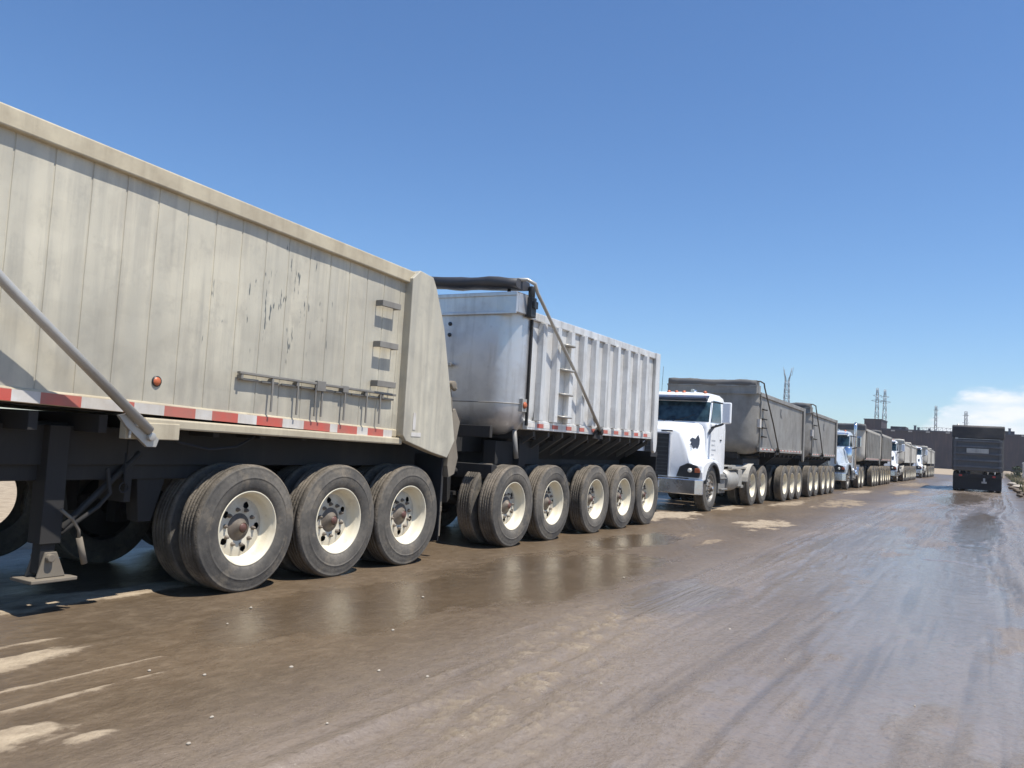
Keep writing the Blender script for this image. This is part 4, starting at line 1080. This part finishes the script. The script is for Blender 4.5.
# ------------------------------------------------------------------ dump truck driving away on the right
def dump_truck():
    root = thing('dump_truck', (-.86, 54, 0), 'dark dump truck driving away down the right side of the road', 'dump truck', None, R(1.0))
    D = grimy("dark dusty blue-grey steel", (.085, .086, .092), (.15, .14, .13), rough=.6, dust=(.12, .11, .10), dustamt=.5)
    D2 = grimy("black tarp hood", (.028, .028, .034), (.06, .055, .055), rough=.75, bump=.7)
    D3 = grimy('dusty grey rib paint', (.11, .115, .13), (.07, .07, .075), rough=.6, dust=(.20, .19, .18), dustamt=.6)
    hw = 1.24
    m = MB(); m.prism([(0.05, 1.15), (.0, 3.05), (7.0, 3.15), (7.0, 1.15)], 'x', -hw, hw)
    for k in range(8): 
        for sx in (-1, 1): m.box(sx * hw, sx * (hw + .05), .6 + k * .8, .72 + k * .8, 1.2, 3.0)
    m.build('dump_body', D, root, .02)
    m = MB(); m.prism([(-.12, 3.02), (-.16, 3.66), (.05, 3.74), (7.1, 3.80), (7.1, 3.10), (0, 3.02)], 'x', -hw - .06, hw + .07); m.build('tarp_cover', D2, root, .04)
    g = MB(); g.box(-hw + .03, hw - .03, -.06, .0, 1.2, 3.0)
    for x in (-1.17, 1.05): g.box(x, x + .12, -.135, -.06, 1.2, 3.0)
    go = g.build('tailgate', D, root, .01)
    for z in (1.35, 1.72, 2.08, 2.48, 2.80): g = MB(); g.box(-hw + .04, hw - .04, -.15, -.061, z, z + .11); g.build('tailgate_rib', D3, go, .01)
    g = MB(); g.box(-.55, .55, -.175, -.152, 2.18, 2.44); g.build('pale_plate', MT['sign'], go, .01)
    g = MB(); g.box(-1.14, -.98, -.2, -.14, 2.93, 3.03); g.box(-1.1, 1.1, -.19, -.152, 2.96, 2.985); g.build('latch_bar', MT['bare'], go)
    f = MB(); f.box(-.5, -.38, .1, 10.5, .75, 1.12); f.box(.38, .5, .1, 10.5, .75, 1.12); f.box(-1.18, 1.18, -.05, .06, .78, 1.0); f.box(-.35, .35, .15, .5, .5, .9); f.box(-.6, .6, .3, .5, .28, .95); f.build('frame', MT['frame'], root)
    f = MB(); f.box(-1.18, 1.18, .085, .10, .12, .9); f.build('splash_curtain', MT['rubber'], root)
    for sx in (-1, 1):
        f = MB(); f.box(sx * .58, sx * 1.2, .05, .07, .12, .95); f.build('mud_flap', MT['rubber'], root)
        f = MB(); f.box(sx * .75, sx * .9, -.075, -.052, .84, .94); f.build('tail_lamp', MT['redlens'], root)
    f = MB(); f.box(.22, .48, -.08, -.052, .50, .60); f.box(.3, .4, -.05, 0, .5, .8); f.build('license_plate', MT['sign'], root)
    for a in (.95, 2.15, 3.35):
        m = MB(); m.tube([(-.7, a, TR), (.7, a, TR)], .08); m.build('axle', MT['frame'], root)
        for sx in (1, -1): put_wheel('dual', root, sx, a, 1.22)
    for sx in (1, -1): put_wheel('steer', root, sx, 9.3, 1.15)
    c = MB(); c.loft([ringrect(1.05, 7.35, 8.9, .9, .06), ringrect(1.05, 7.35, 8.9, 2.0, .06), ringrect(1.0, 7.35, 8.65, 2.7, .1), ringrect(.85, 7.45, 8.5, 2.85, .15)], 0, True); c.build('cab', MT['white'], root, autosmooth=True)
    c = MB(); c.box(-.9, .9, 8.9, 10.4, .9, 1.8); c.build('hood', MT['white'], root, .12)
    c = MB(); c.tube([(-1.12, 7.2, 1.0), (-1.12, 7.2, 4.1)], .07, 12); c.build('exhaust_stack', MT['bare'], root)
dump_truck()

# ------------------------------------------------------------------ background: building, pylons, pole, verge
def building():
    root = thing('industrial_building', (0, 262, 0), 'long dark purple-brown industrial building closing the end of the road', 'building')
    s = NT("dark ribbed cladding")
    wv = s.n.new('ShaderNodeTexWave'); wv.wave_type = 'BANDS'; wv.bands_direction = 'X'; wv.inputs['Scale'].default_value = 1.3; wv.inputs['Distortion'].default_value = .3
    s.t.links.new(s.pos, wv.inputs['Vector'])
    n = s.noise(.12, (1, 1, 2), 6, .6); n2 = s.noise(.6, (3, 3, .4), 5, .6)
    c = s.mix(s.mr(n, .35, .65), (.036, .025, .027), (.060, .038, .037)); c = s.mix(s.mr(n2, .5, .7, 0, .5), c, (.12, .075, .058))
    clad = s.fin(c, .8, .1, s.bump(wv.outputs[0], .08, .5))
    m = MB(); m.prism([(-62, 10.35), (95, 9.6), (95, 0), (-62, 0)], 'y', 0, 45)
    m.box(-60, 95, -.12, -.005, 4.6, 4.9); m.build('wall', clad, root)
    m = MB(); m.prism([(-62.4, 10.36), (95.4, 9.61), (95.4, 9.95), (-62.4, 10.75)], 'y', -.5, 45.5); ro = m.build('roof', flat("dark roof edge", (.05, .045, .055), .7), root)
    m = MB(); m.box(-33.2, -28.6, -.6, 14, 9.0, 12.95); m.box(-33.4, -28.4, -.8, 14.2, 12.96, 13.2); m.build('tower_block', clad, root)
    for bx in ((-26.5, -22.5, 11.4), (-4.5, 1.5, 10.95), (1.8, 4.5, 11.3)): m = MB(); m.box(bx[0], bx[1], 3, 12, 9.9, bx[2]); m.build('roof_block', clad, root)
    for x in (-26, -21.5, -17, -12, -6.5, 0, 6, 14):
        m = MB(); m.box(x, x + 1.0, -.62, -.505, 9.85, 10.2); m.build('wall_light', MT['sign'], root)
    for (x, h) in ((-20.3, 1.3), (-19.4, .8), (-24.2, .5), (-16.6, .6), (-8.3, .6), (3.0, 1.6), (9, .9)):
        m = MB(); z0 = 10.75 - (x + 62) * .0051; m.box(x, x + .6, 2, 2.8, z0, z0 + h - .1); m.box(x - .08, x + .68, 1.9, 2.9, z0 + h - .1, z0 + h + .02); m.build('roof_vent', flat("vent metal", (.12, .12, .13), .6), ro)
    t = MB(); z0 = 10.5
    for (a, b) in zip(np.arange(-19, -9, 1.0), np.arange(-18, -8, 1.0)):
        arc = lambda x: z0 + 1.0 - ((x + 14) / 6) ** 2 * .5
        t.tube([(a, 2, arc(a)), (b, 2, arc(b))], .05, 5); t.tube([(a, 2, z0), (b, 2, arc(b))], .035, 4); t.tube([(a, 2, z0), (a, 2, arc(a))], .04, 4)
    t.build('roof_truss', MT['alu_dull'], ro)
building()

STEEL = flat("galvanised lattice steel", (.20, .21, .23), .5, .4)
def lattice(m, x, y, h, w0, w1, r, n=9):
    for k in range(n):
        a, b = k / n, (k + 1) / n; wa = w0 + (w1 - w0) * a; wb = w0 + (w1 - w0) * b; za, zb_ = h * a, h * b
        ca = [(x + sx * wa, y + sy * wa, za) for sx, sy in ((1, 1), (1, -1), (-1, -1), (-1, 1))]; cb = [(x + sx * wb, y + sy * wb, zb_) for sx, sy in ((1, 1), (1, -1), (-1, -1), (-1, 1))]
        for i in range(4):
            j = (i + 1) % 4
            m.tube([ca[i], cb[i]], r, 4); m.tube([ca[i], cb[j]], r * .55, 3); m.tube([ca[j], cb[i]], r * .55, 3); m.tube([cb[i], cb[j]], r * .5, 3)
def pylon_v(x, y, h):
    root = thing('pylon', (x, y, 0), 'pale slim lattice pylon with forked top above the grey K trailers', 'pylon')
    m = MB(); lattice(m, 0, 0, h * .84, 2.2, .95, .17, 13); m.build('tower_frame', STEEL, root)
    m = MB()
    for sx, tp in ((-1, 1.6), (1, 2.3)):
        for sy in (-1, 1): m.tube([(sx * .9, sy * .9, h * .84), (sx * tp, 0, h * (.99 if sx > 0 else .97))], .15, 4); 
        m.tube([(sx * .2, 0, h * .84), (sx * tp * .95, 0, h * .95)], .1, 4)
        for t in (.3, .6, .85): m.tube([(sx * (1.1 + (tp - 1.1) * t), .8 * (1 - t), h * (.80 + .18 * t)), (sx * (.2 + (tp - .4) * t), 0, h * (.80 + .15 * t))], .08, 3)
        m.tube([(sx * tp, 0, h * .9), (sx * tp * 1.35, 0, h)], .09, 4)
    m.build('fork_arm', STEEL, root)
pylon_v(-95.5, 450, 47.5)
def pylon_pair(x, y, h, w, label):
    root = thing('pylon', (x, y, 0), label, 'pylon', 'twin pylons behind the tower block')
    m = MB(); lattice(m, 0, 0, h, 2.1, .5, .17, 10); m.build('tower_frame', STEEL, root)
    m = MB()
    for z, ww in ((h * .83, 3.6), (h * .90, 2.6)):
        for sy in (-.5, .5): m.tube([(-ww, 0, z), (0, sy, z + .5), (ww, 0, z)], .13, 4)
        m.tube([(-ww, 0, z), (0, 0, z - 1.3), (ww, 0, z)], .1, 4)
    m.build('cross_arm', STEEL, root)
pylon_pair(-68.6, 600, 49, 2, 'left one of the two twin lattice pylons rising behind the tower block')
pylon_pair(-63.9, 600, 48, 2, 'right one of the two twin lattice pylons rising behind the tower block')
for (x, y, h, lab) in ((-27.9, 500, 32, 'slim dark lattice mast standing on the skyline left of the dump truck'), (-11.5, 420, 25, 'short mast peeking above the dump truck roof against the cloud')):
    root = thing('mast', (x, y, 0), lab, 'mast')
    m = MB(); lattice(m, 0, 0, h, .7, .45, .16, 11); m.build('mast_frame', STEEL, root)
    m = MB()
    for z in (h * .93, h * .8): m.tube([(-1.3, 0, z), (1.3, 0, z)], .09, 4); m.tube([(0, -1.3, z), (0, 1.3, z)], .09, 4)
    m.build('antenna_arm', STEEL, root)
# white utility pole
POLE_X = .74
root = thing('utility_pole', (POLE_X, 125, 0), 'short white post beside the road, right of the dump truck', 'pole')
m = MB(); m.tube([(0, 0, -.1), (0, 0, 2.5), (0, 0, 4.9), (0, 0, 5.0)], [.18, .17, .15, .05], 12); m.build('shaft', MT['alu_pale'], root)
m = MB(); m.box(-.18, .18, -.18, .18, -.1, .12); m.build('base', MT['mudsteel'], root, .02)

def gz(x, y): return .22 if x > 1.4 else .05
# verge grass
def grass():
    rnd = random.Random(3); m = MB()
    for _ in range(9000):
        y = 42 + rnd.random() ** 1.6 * 110; x = 1.35 + rnd.random() ** 1.1 * 9
        h = .10 + rnd.random() * .34; w = .02 + .04 * rnd.random(); a = rnd.random() * 6.28; lx, ly = (rnd.random() - .5) * .25, (rnd.random() - .5) * .25
        z = .16; dx, dy = w * math.cos(a), w * math.sin(a)
        m.add([(x - dx, y - dy, z), (x + dx, y + dy, z), (x + lx * .6 + dx * .5, y + ly * .6, z + h * .7 + .12), (x + lx, y + ly, z + h + .12)], [(0, 1, 2), (1, 3, 2)], rnd.choice((0, 0, 1, 2)))
    o = m.build('grass', [flat("dry grass", (.16, .13, .06), .8), flat("green grass", (.065, .09, .03), .8), flat("straw grass", (.28, .23, .13), .8)]); tag(o, 'patchy dry grass growing along the right verge', 'grass', kind='stuff')
grass()
def shrub(x, y, h, lab):
    rnd = random.Random(int(x * 10 + y)); root = thing('shrub', (x, y, .2), lab, 'shrub')
    s = MB(); 
    for k in range(6):
        a = rnd.random() * 6.28; s.tube([(0, 0, 0), (.15 * h * math.cos(a), .15 * h * math.sin(a), h * .5), (.3 * h * math.cos(a), .3 * h * math.sin(a), h * .85)], [.02 * h, .014 * h, .005 * h], 5)
    s.build('stem', flat("bush stem", (.10, .08, .05), .8), root)
    f = MB()
    for k in range(420):
        a = rnd.random() * 6.28; u = rnd.random(); rr = .42 * h * math.sqrt(rnd.random()) * (1 - .35 * u) * (1 + .3 * math.sin(3 * a)); px, py, pz = rr * math.cos(a), rr * math.sin(a), h * (.15 + .85 * u) * (1 - .25 * rr / h)
        v = Vector((rnd.gauss(0, 1), rnd.gauss(0, 1), rnd.gauss(0, 1))).normalized() * .07 * h; w = v.cross(Vector((rnd.random(), rnd.random(), rnd.random()))).normalized() * .035 * h; c = Vector((px, py, pz))
        f.add([c - v, c + w, c + v, c - w], [(0, 1, 2, 3)])
    f.build('foliage', flat("bush leaves", (.055, .075, .03), .7, 0, .4), root)
shrub(3.0, 92, 1.4, 'low dark green shrub right of the white post'); shrub(2.2, 112, 1.5, 'small dark shrub farther back beyond the white post'); shrub(4.6, 100, 1.6, 'dark green shrub at the right edge of the picture')
# pale cabinet at the right edge
root = thing('utility_cabinet', (3.35, 108, .2), 'small pale cabinet in the weeds at the right edge', 'cabinet')
m = MB(); m.box(-.7, .7, -.4, .4, .1, 1.75); m.prism([(-.78, 1.75), (.78, 1.75), (.7, 1.9), (-.7, 1.9)], 'y', -.48, .48); m.build('body', MT['tape_white'], root, .02)
m = MB(); m.box(-.6, -.02, -.42, -.402, .2, 1.65); m.box(.02, .6, -.42, -.402, .2, 1.65); m.build('door', MT['alu_pale'], root)

def rock(name, x, y, z, sx, sy, sz, mat, lab, group, seed):
    rnd = random.Random(seed); m = MB(); rings = []
    for i in range(1, 6):
        t = PI * i / 6; ring = []
        for k in range(9):
            a = 2 * PI * k / 9; q = 1 + .28 * (rnd.random() - .5); ring.append((sx * math.sin(t) * math.cos(a) * q, sy * math.sin(t) * math.sin(a) * q, -sz * math.cos(t) * (1 + .15 * (rnd.random() - .5))))
        rings.append(ring)
    m.loft(rings, 0, False); o = m.build(name, mat, None, .008, (x, y, z)); tag(o, lab, 'rock', group); return o
sand = grimy("pale concrete rubble", (.46, .41, .34), (.24, .2, .16), rough=.9); dk = grimy("dark mud clod", (.13, .10, .075), (.07, .055, .04), rough=.9)
rock('concrete_slab', 1.55, 63, .30, .55, 1.7, .12, sand, 'long pale flat slab lying on the verge by the right edge', None, 1)
rock('rubble_chunk', 1.15, 74, .22, .35, .8, .16, sand, 'pale chunk of rubble on the verge just right of the dump truck', None, 2)
for i, (x, y, s_) in enumerate(((1.25, 56, .22), (1.1, 49, .16), (1.35, 52, .2), (1.0, 66, .22), (1.6, 57.5, .28), (1.15, 60, .2), (1.4, 47, .15))):
    rock('mud_clod', x, y, .12, s_, s_ * 1.3, s_ * .6, dk, 'dark clod of mud heaped along the right road edge', 'mud clods along the right road edge', 20 + i)
# scattered pebbles: loose light stones on the mud
def pebbles():
    rnd = random.Random(11); spots = [(-4.3, 3.3), (-4.0, 3.45), (-3.75, 3.9), (-3.4, 3.0), (-3.2, 2.7), (-3.0, 4.3), (-4.9, 4.4), (-2.1, 4.9), (-3.3, 4.2), (-4.5, 6.3), (-1.3, 6.4), (-.9, 4.1), (-2.9, 3.3), (-3.9, 5.1), (-5.2, 4.9), (-.4, 5.8), (-1.9, 7.1), (-3.6, 8.9)]
    for i, (x, y) in enumerate(spots):
        s_ = .006 + .006 * rnd.random(); rock('pebble', x, y, .006, s_, s_ * 1.4, s_ * .7, sand, 'tiny pale pebble lying on the wet mud', 'pebbles scattered on the wet mud', 40 + i)
pebbles()

# ------------------------------------------------------------------ haze
def haze():
    m = MB(); m.box(-505, 305, -65, 885, -1.2, 60); 
    mat = bpy.data.materials.new("summer haze"); mat.use_nodes = True; n = mat.node_tree.nodes; n.clear()
    o_ = n.new('ShaderNodeOutputMaterial'); v = n.new('ShaderNodeVolumePrincipled'); v.inputs['Color'].default_value = (.80, .88, 1, 1); v.inputs['Density'].default_value = .00032; v.inputs['Anisotropy'].default_value = .2
    mat.node_tree.links.new(v.outputs[0], o_.inputs['Volume'])
    o = m.build('haze', mat); tag(o, 'thin pale summer haze over the whole yard', 'haze', kind='stuff')
haze()
